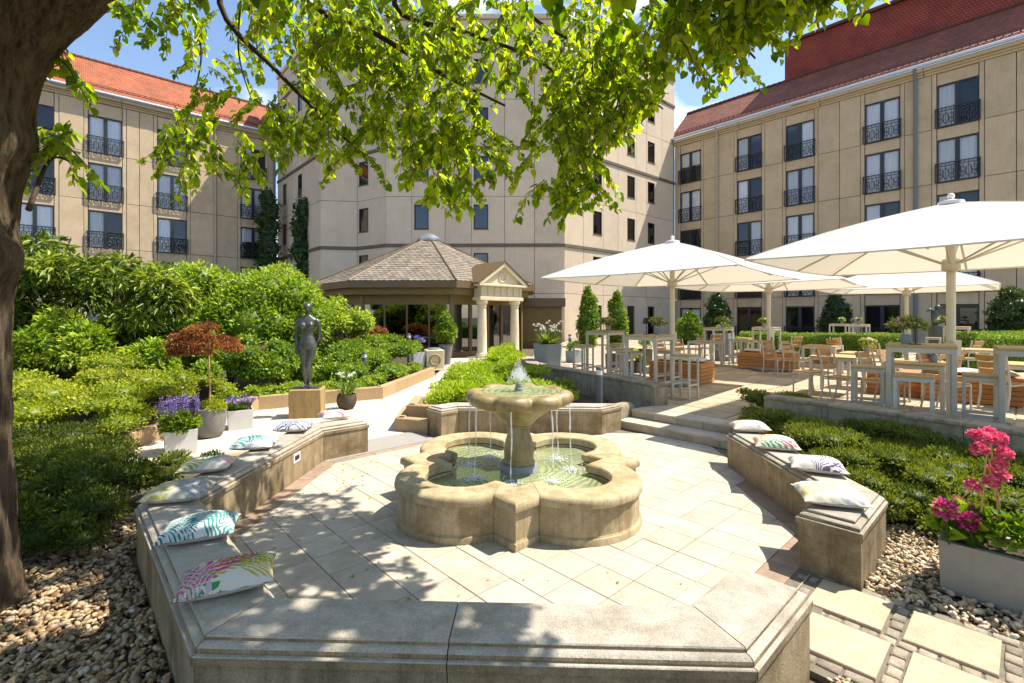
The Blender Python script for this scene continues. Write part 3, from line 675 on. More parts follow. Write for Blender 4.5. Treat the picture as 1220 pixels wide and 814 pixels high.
def put_window(root, x, z, ms=WM, rail=True, drawn=True, blind=False):
    fr, panes, cu, dk = ms
    o = link('window', fr, root, (x, .02, z))
    for p in panes: link('pane', p, o)
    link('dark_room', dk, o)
    if drawn:
        rv = WRS.random(); cv = link('curtain', cu, o)
        if rv < .22: cv.scale.x = .5; cv.location.x = -.40
        elif rv < .40: cv.scale.x = .5; cv.location.x = .40
        elif rv < .50: cv.scale = (1, 1, .45); cv.location.z = WH*.55
    if rail: link('railing', RAILM, o)
    return o
def panel(root, x0, x1, z0, z1, y0=0.0, y1=.2, mat='facade', g=.014, name='panel'):
    return MB().box(x0+g, x1-g, y0, y1, z0+g, z1-g, bev=.012).build(name, M[mat], root)
def wing(root, length, bays, ztop, nrow, mat, zb, eave, xsplit=(), nocurtain=()):
    MB().box(0, length, .36, 9, -.3, eave).build('wall', M['wallb'], root)
    edges = [0.0]+[e for b in bays for e in b]+[length]
    joints = [zb]+[ztop-WH-3.1*k for k in range(nrow-1, -1, -1)]+[eave-.55]
    joints = [j for i, j in enumerate(joints) if i == 0 or j > joints[i-1]+.3]
    for i in range(0, len(edges)-1, 2):
        x0, x1 = edges[i], edges[i+1]
        if x1-x0 < .1: continue
        cuts = [x0]+[c for c in xsplit if x0+.3 < c < x1-.3]+[x1]
        for a, b in zip(cuts, cuts[1:]):
            for z0, z1 in zip(joints, joints[1:]):
                panel(root, a, b, z0, z1, 0, .36, mat)
                if z1 > eave-.6 and b-a > 1.2:        # thin raised frame on the top panels
                    zz0, zz1 = z1-1.25, z1-.12
                    for q in ((a+.2, b-.2, zz0, zz0+.05), (a+.2, b-.2, zz1-.05, zz1), (a+.2, a+.25, zz0+.05, zz1-.05), (b-.25, b-.2, zz0+.05, zz1-.05)):
                        MB().box(q[0], q[1], -.018, .01, q[2], q[3]).build('panel_moulding', M[mat], root)
    for bi, (x0, x1) in enumerate(bays):
        c = (x0+x1)/2
        for e0, e1 in ((x0, c-WW/2-.01), (c+WW/2+.01, x1)): 
            if e1-e0 > .05: MB().box(e0+.012, e1-.012, .02, .36, zb, eave-.55).build('pilaster', M[mat], root)
        for k in range(nrow):
            zt = ztop-3.1*k; put_window(root, c, zt-WH, drawn=(bi, k) not in nocurtain)
            z1 = (eave-.56) if k == 0 else zt+3.1-WH
            panel(root, c-WW/2, c+WW/2, zt+.01, z1, .03, .36, mat, name='spandrel')
        zl = ztop-3.1*(nrow-1)-WH
        if zl > zb+.1: panel(root, c-WW/2, c+WW/2, zb, zl, .03, .36, mat, name='spandrel')
    # cornice in three steps, gutter
    for y0, z0, z1 in ((-.10, eave-.55, eave-.42), (-.18, eave-.42, eave-.30), (-.34, eave-.30, eave-.08)):
        x = 0
        while x < length-.01:
            x2 = min(x+5.2, length); MB().box(x+.008, x2-.008, y0, .36, z0+.003, z1, bev=.03).build('cornice', M['cornice'], root); x = x2
    MB().tube([(0, -.44, eave+.0), (length, -.44, eave+.0)], .10, 10).build('gutter', M['zinc'], root, smooth=40)
def roof(root, x0, x1, y0, z0, y1, z1, mat, ridge_mat):
    sl = math.hypot(y1-y0, z1-z0)
    o = uvquad([(x0, y0, z0), (x1, y0, z0), (x1, y1, z1), (x0, y1, z1)], [(0, 0), (x1-x0, 0), (x1-x0, sl), (0, sl)], 'roof', mat, root)
    b = MB().box(x0, x1, y0+.3, y1+4, z0-.12, z0-.02).build('roof_deck', M['wallb'], root)
    r = MB()
    x = x0
    while x < x1-.2:
        r.tube([(x, y1, z1), (x+.36, y1, z1+.02)], [.11, .13], 7); x += .37
    r.build('ridge_tile', ridge_mat, o, smooth=50); 
    g = MB(); x = x0+.2                                  # snow guard of little hooks along the eaves
    while x < x1-.2: g.box(x, x+.05, y0+.42, y0+.47, z0+.42, z0+.60); x += .32
    for dz in (.5, .6): g.tube([(x0, y0+.44, z0+dz), (x1, y0+.44, z0+dz)], .018, 5)
    g.build('snow_guard', ridge_mat, o)
    return o
# right wing
rw = empty('hotel_wing', (oR.x, oR.y, 0), RZ_A, 'beige right hotel wing in shade with dark red roof and iron balconies', 'building')
lenR = 27.0
def bay(pxa, pxb, o, t): 
    a = wall_s(pxa, o, t); b = wall_s(pxb, o, t); c = (a+b)/2; return (c-WW/2-.22, c+WW/2+.22)
baysR = [bay(*p, oR, tR) for p in ((812, 833), (880, 905), (938, 968), (1033, 1069), (1119, 1163), (1262, 1325))]
wing(rw, lenR, baysR, 14.85, 5, 'facade', -.3, 16.1, xsplit=[wall_s(p, oR, tR) for p in (1000, 1091, 1211)], nocurtain={(0,2),(1,3),(1,4),(2,4),(0,3),(3,4),(4,4)})
roof(rw, -.3, lenR, -.42, 16.12, 2.6, 19.1, M['roofR'], M['hung2'] if 'hung2' in M else M['roofR'])
xs = wall_s(935, oR+Vector((-tR.y, tR.x))*3.3, tR)
uvq = [(xs, 3.3, 18.0), (lenR, 3.3, 18.0), (lenR, 3.3, 22.1), (xs, 3.3, 22.1), (xs, 8.5, 18), (xs, 3.3, 18), (xs, 3.3, 22.1), (xs, 8.5, 22.1)]
uvquad(uvq, [(0, 0), (lenR-xs, 0), (lenR-xs, 4.1), (0, 4.1), (0, 0), (5.2, 0), (5.2, 4.1), (0, 4.1)], 'attic_wall', M['hung'], rw)
MB().box(xs-.25, lenR, 3.05, 8.5, 22.1, 22.3).build('attic_roof', M['roofR'], rw)
for px, mm, r in ((1091, 'pipe', .09), (855, 'pipeb', .08), (803.5, 'pipe', .08)):
    x = wall_s(px, oR, tR); MB().tube([(x, -.14, 0), (x, -.14, 15.6), (x, -.40, 16.0)], r, 10).build('downpipe', M[mm], rw, smooth=50)
# left wing
lw = empty('hotel_wing', (oL.x, oL.y, 0), RZ_B, 'sunlit beige left hotel wing with orange tiled roof', 'building')
lenL = 14+11.3
baysL = [bay(*p, oL, tL) for p in ((20, 62), (107, 144), (188, 222), (287, 316))]
wing(lw, lenL, baysL, 14.9, 5, 'facade', -.3, 16.35, xsplit=[wall_s(p, oL, tL) for p in (61, 258, 166)])
roof(lw, 0, lenL+.2, -.42, 16.37, 2.6, 19.5, M['roofO'], M['roofO'])
x = wall_s(256, oL, tL); MB().tube([(x, -.14, 0), (x, -.14, 15.6), (x, -.40, 16.2)], .08, 10).build('downpipe', M['pipeb'], lw, smooth=50)
x = wall_s(326, oL, tL); MB().tube([(x, -.14, 0), (x, -.14, 16)], .08, 10).build('downpipe', M['pipe'], lw, smooth=50)
# centre tower: a faceted face between the wings
ct = empty('hotel_tower', (0, 31, 0), 0, 'pale concrete centre block of the hotel with small dark windows', 'building')
cpts = [Vector((-18.9, 39.0)), Vector((-12.7, 32.1)), Vector((-10.4, 32.5)), Vector((-8.13, 31.1)), Vector((3.36, 31.0)), Vector((13.25, 39.4))]
CT = 21.2
core = [tuple(p) for p in cpts]; 
cp = [( -18.6, 39.9), (-12.55, 32.75), (-10.35, 33.15), (-8.0, 31.75), (3.1, 31.65), (12.9, 40.1), (5, 52), (-10, 52)]
rel(MB().prism(ccw(cp), -.3, CT).build('wall', M['wallb'], ct), ct)
SW, SH = .92, 1.56
SMW = win_meshes(SW, SH, split=False)
SMW = (SMW[0], [MB().box(-SW/2+.07, SW/2-.07, .06, .068, .07, SH-.07).mesh('pane', M['dpane'])], None, SMW[3])
JZ = [.0-.3, 3.25, 6.38, 9.5, 12.62, 15.74, 18.86, CT-.35]
STRING = (6.38, 12.62, 18.86)
def cface(i, wins, pw=1.9, mat='facadeC'):
    a, b = cpts[i], cpts[i+1]; t = (b-a); L_ = t.length; rz = math.atan2(t.y, t.x)
    f = empty('facade', (a.x, a.y, 0), rz); f.parent = ct; rel(f, ct)
    t.normalize(); ws = sorted(wall_s(p, a, t) for p in wins)
    n = max(1, round(L_/pw)); cuts = [L_*k/n for k in range(n+1)]
    # move cuts away from windows
    for k in range(1, n):
        for w_ in ws:
            if abs(cuts[k]-w_) < .62: cuts[k] = w_+(.62 if cuts[k] >= w_ else -.62)
    for k in range(n):
        x0, x1 = cuts[k], cuts[k+1]; wk = [w_ for w_ in ws if x0 < w_ < x1]
        for j in range(len(JZ)-1):
            z0, z1 = JZ[j], JZ[j+1]
            if wk and z1 < CT-.5:
                c = wk[0]; zt = z1-.52; zb_ = zt-SH
                if j == 0: zt, zb_ = 2.55, .35
                m = MB()
                g = .012
                m.box(x0+g, c-SW/2-.01, 0, .4, z0+g, z1-g); m.box(c+SW/2+.01, x1-g, 0, .4, z0+g, z1-g)
                m.box(c-SW/2-.01, c+SW/2+.01, 0, .4, zt+.01, z1-g); m.box(c-SW/2-.01, c+SW/2+.01, 0, .4, z0+g, zb_-.01)
                m.build('panel', M[mat], f)
                if j == 0:
                    o = MB().box(-SW/2, SW/2, .1, .16, 0, zt-zb_).build('window', M['frame'], f, loc=(c, 0, zb_)); MB().box(-SW/2+.08, SW/2-.08, .09, .102, .08, zt-zb_-.08).build('pane', M['dpane'], o)
                else:
                    o = put_window(f, c, zb_, SMW, rail=False, drawn=False); MB().box(-SW/2-.03, SW/2+.03, -.05, .12, -.06, -.005).build('sill', M['band'], o)
            else:
                panel(f, x0, x1, z0, z1, 0, .4, mat, g=.012)
    for z in STRING: MB().box(-.02, L_+.02, -.07, .03, z-.13, z+.09, bev=.02).build('string_course', M['band'], f)
    MB().box(-.02, L_+.02, -.12, .5, CT-.33, CT, bev=.03).build('parapet', M['facadeC'], f)
    return f
cface(0, (339, 357)); cface(1, ()); cface(2, (433,)); cface(3, (502, 573)); cface(4, (712, 752, 776))
# lamp bracket rods on the facades
# ================================================================ pavilion
PC = Vector((-4.45, 26.0)); PR = R(-2)
pv = empty('pavilion', (PC.x, PC.y, 0), PR, 'octagonal brown glass pavilion with slate roof and stone portico', 'building')
def po(a, k): r = a/math.cos(R(22.5)); return Vector((r*math.cos(R(45*k+22.5)), r*math.sin(R(45*k+22.5))))
EV = 3.30; AE = 5.55; AG = 4.75; AZ = 6.05
def slate_mat():
    m = RNDMAT('grey_brown_slate', [(.17,.145,.115),(.29,.235,.175),(.23,.20,.165),(.36,.285,.20),(.21,.19,.165)], .7); return m
M['slate'] = slate_mat()
def attr_mesh(name, v, f, rnd, mat, smooth=False):
    me = bpy.data.meshes.new(name); me.from_pydata(v, [], f); a = me.attributes.new('rnd', 'FLOAT', 'POINT'); a.data.foreach_set('value', rnd); me.materials.append(mat)
    if smooth: me.polygons.foreach_set('use_smooth', [True]*len(me.polygons))
    return me
for k in range(8):
    p0, p1 = po(AE, k-1), po(AE, k); mid = (p0+p1)/2; apex = Vector((0, 0, AZ)); v = []; f = []; rn = []
    a = Vector((p0.x, p0.y, EV)); b = Vector((p1.x, p1.y, EV)); nrm = (b-a).cross(apex-a).normalized(); m3 = (a+b)/2
    up = (apex-m3); sl = up.length; up.normalize(); rt = (b-a).normalized(); half0 = (b-a).length/2
    base = MB().add([a, b, apex], [(0, 1, 2)]).build('roof_facet', M['fascia'], pv)
    if k not in (1, 2, 3):
        rows = 26; 
        for r_ in range(rows):
            s0 = sl*r_/rows; s1 = sl*(r_+1.55)/rows; hw = half0*(1-s0/sl); wdt = .26; n = int(hw*2/wdt)+2; off = (r_ % 2)*.5*wdt
            for q in range(-n//2-1, n//2+2):
                x0 = q*wdt+off; x1 = x0+wdt-.008; xc = (x0+x1)/2
                x0 = max(x0, -hw); x1 = min(x1, hw)
                if x1-x0 < .03: continue
                hw1 = half0*max(0, 1-s1/sl); lift = .035+random.uniform(-.004, .008); w4 = (x1-x0)
                def P3(x, s, h): return tuple(m3+rt*x+up*s+nrm*h)
                bi = len(v); xa = max(min(x0, hw1), -hw1); xb = max(min(x1, hw1), -hw1)
                v += [P3(x0, s0+.04, lift), P3((x0+x1)/2, s0-.02, lift+.004), P3(x1, s0+.04, lift), P3(xb, min(s1, sl), .004), P3(xa, min(s1, sl), .004)]
                v += [P3(x0, s0+.04, lift-.03), P3((x0+x1)/2, s0-.02, lift-.03), P3(x1, s0+.04, lift-.03)]
                f += [(bi, bi+1, bi+2, bi+3, bi+4), (bi+5, bi+6, bi+1, bi), (bi+6, bi+7, bi+2, bi+1)]; rn += [random.random()]*8
        o = link('slates', attr_mesh('slates', v, f, rn, M['slate']), pv); tag(o, kind='stuff')
    MB().tube([a+Vector((0,0,.05)), apex+Vector((0,0,.04))], .04, 6).build('hip_flashing', M['fascia'], pv)
MB().lathe([(.62,AZ-.22),(.62,AZ-.10),(.45,AZ+.02),(.30,AZ+.12),(.05,AZ+.2)], 16).build('roof_cap', M['lead'], pv, smooth=30)
def oct_ring(a_out, a_in, z0, z1, name, mat, skip=()):
    for k in range(8):
        if k in skip: continue
        p = [po(a_out, k-1), po(a_out, k), po(a_in, k), po(a_in, k-1)]; MB().prism(ccw([tuple(x) for x in p]), z0, z1).build(name, M[mat], pv)
oct_ring(AE+.06, AG-.3, 3.02, 3.295, 'fascia', 'fascia'); oct_ring(AE-.22, AG-.3, 2.74, 3.018, 'eaves_board', 'soffit'); oct_ring(AG+.05, AG-.12, 2.32, 2.738, 'head_panel', 'soffit')
oct_ring(AG+.06, AG-.12, -.05, .22, 'base_panel', 'fascia')
MB().prism(ccw([tuple(po(AG-.2, k)) for k in range(8)]), -.04, .02).build('floor', M['btile'], pv)
MB().prism(ccw([tuple(po(AG-.2, k)) for k in range(8)]), 3.05, 3.1).build('ceiling', M['soffit'], pv)
for k in range(8):
    p0, p1 = po(AG, k-1), po(AG, k); MB().box(-.09, .09, -.09, .09, 0, 2.74).build('post', M['fascia'], pv, loc=(p1.x, p1.y, 0), rz=R(45*k+22.5))
    d = (p1-p0); L_ = d.length; rz = math.atan2(d.y, d.x); nn = 4
    for q in range(1, nn):
        p = p0+d*q/nn; MB().box(-.035, .035, -.06, .06, .22, 2.32).build('mullion', M['fascia'], pv, loc=(p.x, p.y, 0), rz=rz)
    for q in range(nn):
        pa = p0+d*q/nn; MB().box(.04, L_/nn-.04, -.006, .006, .22, 2.32).build('pane', M['pglass'], pv, loc=(pa.x, pa.y, 0), rz=rz)
    if k in (0, 1, 2, 3, 4): MB().box(0, L_, -.25, -.2, .0, 2.74).build('back_wall', M['soffit'], pv, loc=(p0.x, p0.y, 0), rz=rz)
# inside: round tables with lamps that show through the glass
for q in range(5):
    x, y = random.uniform(-3, 2.5), random.uniform(-3.6, -1)
    m = MB(); m.lathe([(.03,0.02),(.03,.72),(.45,.72),(.45,.75),(.01,.75)], 14, c=(x, y)); m.build('indoor_table', M['teak'], pv)
# portico on the front-right facet
n = Vector((math.cos(R(-45)), math.sin(R(-45)))); 
pt = empty('portico', (n.x*(AG+.9), n.y*(AG+.9), 0), R(45)); pt.parent = pv
HWP = .98
for s in (-1, 1):
    prof = [(.30,0),(.30,.10),(.26,.12),(.27,.17),(.23,.2),(.215,.25),(.205,1.2),(.185,2.15),(.18,2.2),(.21,2.22),(.21,2.27),(.19,2.29),(.25,2.36),(.27,2.42),(.27,2.5)]
    nf = 40
    MB().lathe(prof, nf, fn=lambda r, z, a: (r*(1-.035*(abs(math.sin(10*a)))) if .25 <= z <= 2.16 else r, z)).build('column', M['ivory'], pt, smooth=30, loc=(s*HWP, 0, 0))
pm = MB(); pm.box(-HWP-.32, HWP+.32, -.28, .28, 2.5, 2.66, bev=.015); pm.build('architrave', M['ivory'], pt)
MB().box(-HWP-.24, HWP+.24, -.2, .26, 2.66, 3.12).build('frieze', M['ivory'], pt)
for q in range(7): 
    x = -HWP-.16+(2*HWP+.32)*q/6; MB().box(x-.07, x+.07, -.25, -.19, 2.70, 3.10, bev=.01).build('triglyph', M['ivory'], pt)
MB().box(-HWP-.46, HWP+.46, -.40, .3, 3.12, 3.22, bev=.02).build('cornice', M['ivory'], pt)
e = HWP+.50; ap = .98
MB().rings([[(-e+.12, y, 3.22), (e-.12, y, 3.22), (0, y, 3.22+ap*.86)] for y in (.3, -.22)]).build('tympanum', M['ivory'], pt)
for s in (-1, 1):
    a = Vector((s*e, 0, 3.21)); b = Vector((0, 0, 3.22+ap)); d = b-a; ang = math.atan2(d.z, d.x*1.0)
    q = [(s*e, 3.22), (0, 3.22+ap), (0, 3.22+ap-.17), (s*(e-.26), 3.22)]
    MB().rings([[(x, y, z) for x, z in q] for y in (.34, -.40)]).build('raking_cornice', M['ivory'], pt)
    q = [(s*(e+.06), 3.22), (s*(e+.06), 3.26), (0, 3.30+ap), (0, 3.225+ap)]
    MB().rings([[(x, y, z) for x, z in q] for y in (1.6, -.44)]).build('portico_roof', M['fascia'], pt)
mo = MB(); mo.tube([(.20*math.cos(i*.3927), -.235, 3.55+.20*math.sin(i*.3927)) for i in range(17)], .03, 6); mo.build('medallion', M['ivory'], pt, smooth=60)
# glass doors behind the columns
for s in (-1, 1): MB().box(s*.5-.45, s*.5-.38, .82, .92, 0.02, 2.3).build('door_stile', M['fascia'], pt); MB().box(s*.5+.38, s*.5+.45, .82, .92, 0.02, 2.3).build('door_stile', M['fascia'], pt)
# low brown annex between pavilion and tower
an = empty('annex', (1.35, 28.2, 0), R(-2), 'low brown metal annex between the pavilion and the tower', 'annex')
MB().box(-1.5, 1.55, 0, 3.0, -.05, 2.75).build('wall', M['soffit'], an)
for q in range(4): MB().box(-1.5+.76*q+.012, -1.5+.76*(q+1)-.012, -.03, .0, .05, 2.3).build('panel', M['soffit'], an)
MB().box(-1.6, 1.75, -.25, 3.0, 2.36, 2.85).build('fascia', M['fascia'], an)
# ================================================================ plants
def leaves_mesh(name, pos, axis, nrm, size, width, mat, tmpl='diamond', rnd=None, curl=.12):
    """pos/axis/nrm: (n,3) arrays; one little folded leaf per row"""
    n = len(pos); axis = axis/np.maximum(1e-6, np.linalg.norm(axis, axis=1, keepdims=True))
    side = np.cross(axis, nrm); side /= np.maximum(1e-6, np.linalg.norm(side, axis=1, keepdims=True)); nn = np.cross(side, axis)
    if tmpl == 'diamond': T = np.array([(0,0,0),(-.5,.45,curl),(0,1,-curl),(.5,.45,curl)]); Fc = [(0,3,2),(0,2,1)]
    elif tmpl == 'needle': T = np.array([(-.5,0,0),(.5,0,0),(0,1,0)]); Fc = [(0,1,2)]
    elif tmpl == 'lance': T = np.array([(0,0,0),(-.5,.3,curl),(-.4,.65,curl*.6),(0,1,-curl*1.6),(.4,.65,curl*.6),(.5,.3,curl)]); Fc = [(0,5,4,3),(0,3,2,1)]
    elif tmpl == 'heart': T = np.array([(0,.06,0),(-.28,-.06,.03),(-.5,.2,.11),(-.43,.52,.10),(-.2,.8,.03),(0,1,-.10),(.2,.8,.03),(.43,.52,.10),(.5,.2,.11),(.28,-.06,.03)]); Fc = [(0,9,8,7,6,5),(0,5,4,3,2,1)]
    elif tmpl == 'petal': T = np.array([(0,0,0),(-.35,.4,.1),(-.45,.8,.05),(0,1,-.06),(.45,.8,.05),(.35,.4,.1)]); Fc = [(0,5,4,3),(0,3,2,1)]
    k = len(T); size = np.broadcast_to(np.asarray(size, float), (n,)); width = np.broadcast_to(np.asarray(width, float), (n,))
    V = pos[:, None, :]+side[:, None, :]*(T[None, :, 0:1]*width[:, None, None])+axis[:, None, :]*(T[None, :, 1:2]*size[:, None, None])+nn[:, None, :]*(T[None, :, 2:3]*size[:, None, None])
    V = V.reshape(-1, 3).astype(np.float32); nl = sum(len(f) for f in Fc)
    lp = np.concatenate([np.array(f) for f in Fc]); loops = (np.arange(n)[:, None]*k+lp[None, :]).ravel()
    starts = np.cumsum([0]+[len(f) for f in Fc])[:-1]; ls = (np.arange(n)[:, None]*nl+starts[None, :]).ravel()
    me = bpy.data.meshes.new(name); me.vertices.add(len(V)); me.vertices.foreach_set('co', V.ravel())
    me.loops.add(len(loops)); me.loops.foreach_set('vertex_index', loops.astype(np.int32)); me.polygons.add(len(ls)); me.polygons.foreach_set('loop_start', ls.astype(np.int32))
    me.update(calc_edges=True)
    a = me.attributes.new('rnd', 'FLOAT', 'POINT'); rv = RNG.random(n) if rnd is None else rnd
    a.data.foreach_set('value', np.repeat(np.clip(rv, 0, 1), k).astype(np.float32)); me.materials.append(mat); return me
def unit(n, zmin=-1.0):
    v = RNG.normal(size=(n*3+20, 3)); v /= np.linalg.norm(v, axis=1, keepdims=True); v = v[v[:, 2] >= zmin]; return v[:n] if len(v) >= n else unit(n*2, zmin)[:n]
def clumpify(c, r, m, frac=(.28, .45), zmin=-.25, keep=True):
    """an ellipsoid broken into many smaller clumps on and near its surface"""
    c = np.array(c, float); r = np.array(r, float); d = unit(m, zmin); out = []
    for q in d:
        f = RNG.uniform(*frac); rr = r*f; p = c+q*(r-rr*RNG.uniform(.5, .95)); out.append((p, rr*RNG.uniform(.85, 1.2)))
    return out
def foliage(clumps, n, size, width, mat, tmpl='diamond', zmin=-.55, out=.7, up=.25, droop=0.0, jit=.7, shell=.16, szv=.35, layer=None, tone=.5, floor=None):
    cs = np.array([c for c, r in clumps]); rs = np.array([r for c, r in clumps]); area = (rs[:, 0]*rs[:, 1]+rs[:, 1]*rs[:, 2]+rs[:, 0]*rs[:, 2])
    idx = RNG.choice(len(cs), size=n, p=area/area.sum()); d = unit(n, zmin)
    rad = 1-np.abs(RNG.normal(0, shell, n)); bump = 1+.07*np.sin(7*d[:, 0]+idx)+.07*np.sin(9*d[:, 1]+5*d[:, 2]+2*idx)
    pos = cs[idx]+rs[idx]*d*(rad*bump)[:, None]
    outv = d/rs[idx]; outv /= np.linalg.norm(outv, axis=1, keepdims=True)
    axis = outv*out+RNG.normal(0, jit, (n, 3))*.6+np.array([0, 0, up-droop]); nrm = outv*.6+np.array([0, 0, .7])+RNG.normal(0, .45, (n, 3))
    sz = size*(1+RNG.uniform(-szv, szv, n)); tone_c = RNG.uniform(-.28, .28, len(cs))[idx]
    rv = np.clip(tone+tone_c+RNG.normal(0, .2, n), 0, 1)
    if floor is not None: pos[:, 2] = np.maximum(pos[:, 2], floor)
    return leaves_mesh('foliage', pos, axis, nrm, sz, sz*(width/size), mat, tmpl, rv)
def blob_core(clumps, mat, f=.72):
    mb = MB()
    for c, r in clumps: mb.ball(c, 1, 8, 6, sq=tuple(np.array(r)*f))
    me = mb.mesh('inner_foliage', mat, smooth=180); a = me.attributes.new('rnd', 'FLOAT', 'POINT'); a.data.foreach_set('value', [.2]*len(me.vertices)); return me
def plant(name, label, cat, base, clumps, n, size, width, mat, core=True, stems=(), group=None, corescale=.72, **kw):
    root = empty(name, base, 0, label, cat, group); mi = Matrix.Translation(-Vector(base))
    o = link('foliage', foliage(clumps, n, size, width, mat, **kw), root); o.matrix_parent_inverse = mi
    if core: o2 = link('inner_foliage', blob_core(clumps, mat, corescale), root); o2.matrix_parent_inverse = mi
    for pts, r0 in stems:
        rad = [r0*(1-.7*i/(len(pts)-1)) for i in range(len(pts))]; s = MB().tube(pts, rad, 7).build('stem', M['twig'], root, smooth=60); s.matrix_parent_inverse = mi
    return root
M['l_rhodo'] = LEAF('rhododendron_leaf', [(0.039,0.071,0.01),(0.103,0.163,0.016),(0.206,0.275,0.03),(0.327,0.388,0.05)], .35, .38)
M['l_bright'] = LEAF('bright_shrub_leaf', [(0.069,0.133,0.01),(0.163,0.265,0.016),(0.284,0.388,0.03),(0.396,0.49,0.06)], .42, .42)
M['l_pale'] = LEAF('pale_green_leaf', [(0.095,0.153,0.014),(0.215,0.306,0.025),(0.344,0.439,0.06),(0.447,0.53,0.1)], .42, .42)
M['l_juni'] = LEAF('juniper_sprig', [(0.026,0.051,0.008),(0.069,0.107,0.01),(0.146,0.184,0.015),(0.241,0.275,0.03)], .3, .55)
M['l_gold'] = LEAF('golden_green_leaf', [(.11,.16,.01),(.23,.29,.016),(.37,.41,.025),(.48,.49,.06)], .4, .45)
M['l_maple'] = LEAF('red_maple_leaf', [(.11,.035,.015),(.22,.07,.025),(.32,.14,.04),(.26,.20,.05)], .4, .45, (1.5,1.1,.7))
M['l_box'] = LEAF('box_leaf', [(0.034,0.082,0.008),(0.086,0.163,0.012),(0.163,0.265,0.018),(0.258,0.367,0.03)], .3, .4)
M['l_dark'] = LEAF('dark_evergreen_leaf', [(.015,.035,.010),(.03,.06,.013),(.05,.09,.018),(.08,.125,.025)], .25, .4)
M['l_lime'] = LEAF('lime_bed_leaf', [(0.146,0.224,0.012),(0.267,0.377,0.016),(0.37,0.49,0.025),(0.464,0.571,0.06)], .42, .45)
M['l_ivy'] = LEAF('ivy_leaf', [(.012,.035,.008),(.03,.07,.012),(.05,.105,.016),(.075,.14,.022)], .25, .4)
M['l_grass'] = LEAF('grass_blade', [(.06,.12,.02),(.13,.21,.03),(.22,.30,.05),(.30,.36,.09)], .35, .45)
M['l_tree'] = LEAF('linden_leaf', [(.06,.12,.006),(.13,.22,.008),(.24,.33,.014),(.40,.45,.03)], .62, .32, (2.2,2.1,.5))
M['l_bract'] = LEAF('linden_bract', [(.28,.30,.06),(.36,.36,.09),(.45,.42,.13),(.5,.46,.17)], .5, .5, (1.3,1.2,.7))
M['f_pink'] = LEAF('pink_petal', [(.55,.05,.16),(.72,.10,.24),(.85,.20,.34),(.9,.36,.48)], .3, .5, (1.2,.8,.9))
M['f_mag'] = LEAF('magenta_petal', [(.36,.02,.12),(.52,.05,.20),(.66,.12,.32),(.78,.26,.46)], .3, .5, (1.2,.8,.9))
M['f_lav'] = LEAF('lavender_floret', [(.10,.08,.26),(.17,.13,.38),(.27,.20,.52),(.36,.30,.62)], .25, .6, (1.1,1,1.2))
M['f_white'] = LEAF('white_petal', [(.62,.60,.50),(.75,.74,.66),(.8,.79,.74),(.85,.83,.8)], .3, .6, (1,1,1))
M['f_mix'] = LEAF('cream_pink_petal', [(.75,.68,.42),(.8,.74,.6),(.75,.42,.40),(.8,.6,.25)], .3, .6, (1,1,.9))

# ---- left bed
def stems_from(base, tips, r=.03):
    out = []
    for t in tips:
        b = Vector(base)+Vector((random.uniform(-.3, .3), random.uniform(-.3, .3), 0)); t = Vector(t); m = b.lerp(t, .5)+Vector((random.uniform(-.2, .2), random.uniform(-.2, .2), .1)); out.append(([b, b.lerp(m, .6)+Vector((0, 0, .1)), m, t], r*random.uniform(.7, 1.2)))
    return out
cl = []
for c, r, m in (((-8.9,9.6,2.45),(1.5,1.2,.85),16),((-7.5,9.4,2.2),(1.1,1.0,.85),13),((-9.6,9.3,1.5),(1.0,1.0,.9),9),((-7.1,9.3,1.35),(.75,.8,.55),8)): cl += clumpify(c, r, m)
plant('rhododendron', 'tall dark rhododendron with long drooping leaves and bare stems beside the tree trunk', 'shrub', (-8.3,9.4,.1), cl, 15000, .15, .042, M['l_rhodo'], core=False, tmpl='lance', droop=.45, up=0, out=.9, zmin=-.7, shell=.3, tone=.5, floor=.35,
      stems=stems_from((-8.4,9.4,.05), [(-9.7,9.4,2.4),(-9.2,9.0,2.5),(-8.6,9.6,2.9),(-8.2,9.1,2.6),(-7.6,9.4,2.7),(-7.1,9.2,2.2),(-9.9,9.2,1.8),(-8.9,8.9,2.0),(-7.8,8.9,1.9),(-8.0,9.8,2.4)], .05))
cl = []
for c, r, m in (((-7.6,11.9,1.9),(1.3,1.2,1.1),14),((-6.2,12.2,1.75),(1.5,1.3,1.35),18),((-8.6,11.5,1.4),(1.2,1,1.1),9)): cl += clumpify(c, r, m)
plant('bright_shrub', 'large bright green leafy shrub behind the red maple', 'shrub', (-6.9,12,.1), cl, 17000, .10, .052, M['l_bright'], tone=.62, up=.3, stems=stems_from((-6.9,12,.05), [(-7.5,11.9,2),(-6.2,12.1,2)], .05))
cl = []
for c, r, m in (((-6.4,12.8,2.2),(1.0,1.0,.85),9),((-5.55,12.6,1.6),(.85,.9,.85),10)): cl += clumpify(c, r, m)
plant('pale_shrub', 'pale yellow green shrub left of the bronze statue below the ivy', 'shrub', (-6.0,12.7,.1), cl, 9000, .095, .05, M['l_pale'], tone=.55, stems=stems_from((-6,12.7,.05), [(-6.3,12.7,2)], .05))
cl = clumpify((-4.95,13.6,1.55), (.85,.85,.72), 15)+clumpify((-5.2,13.4,.8), (.55,.6,.5), 6)
plant('pale_shrub', 'loose pale shrub right of the statue in front of the glass pavilion', 'shrub', (-5.0,13.6,.1), cl, 7000, .12, .055, M['l_pale'], tone=.62, droop=.3, stems=stems_from((-5,13.6,.05), [(-5.2,13.5,1.5),(-4.8,13.6,1.6),(-4.5,13.6,1.3)], .035))
cl = []
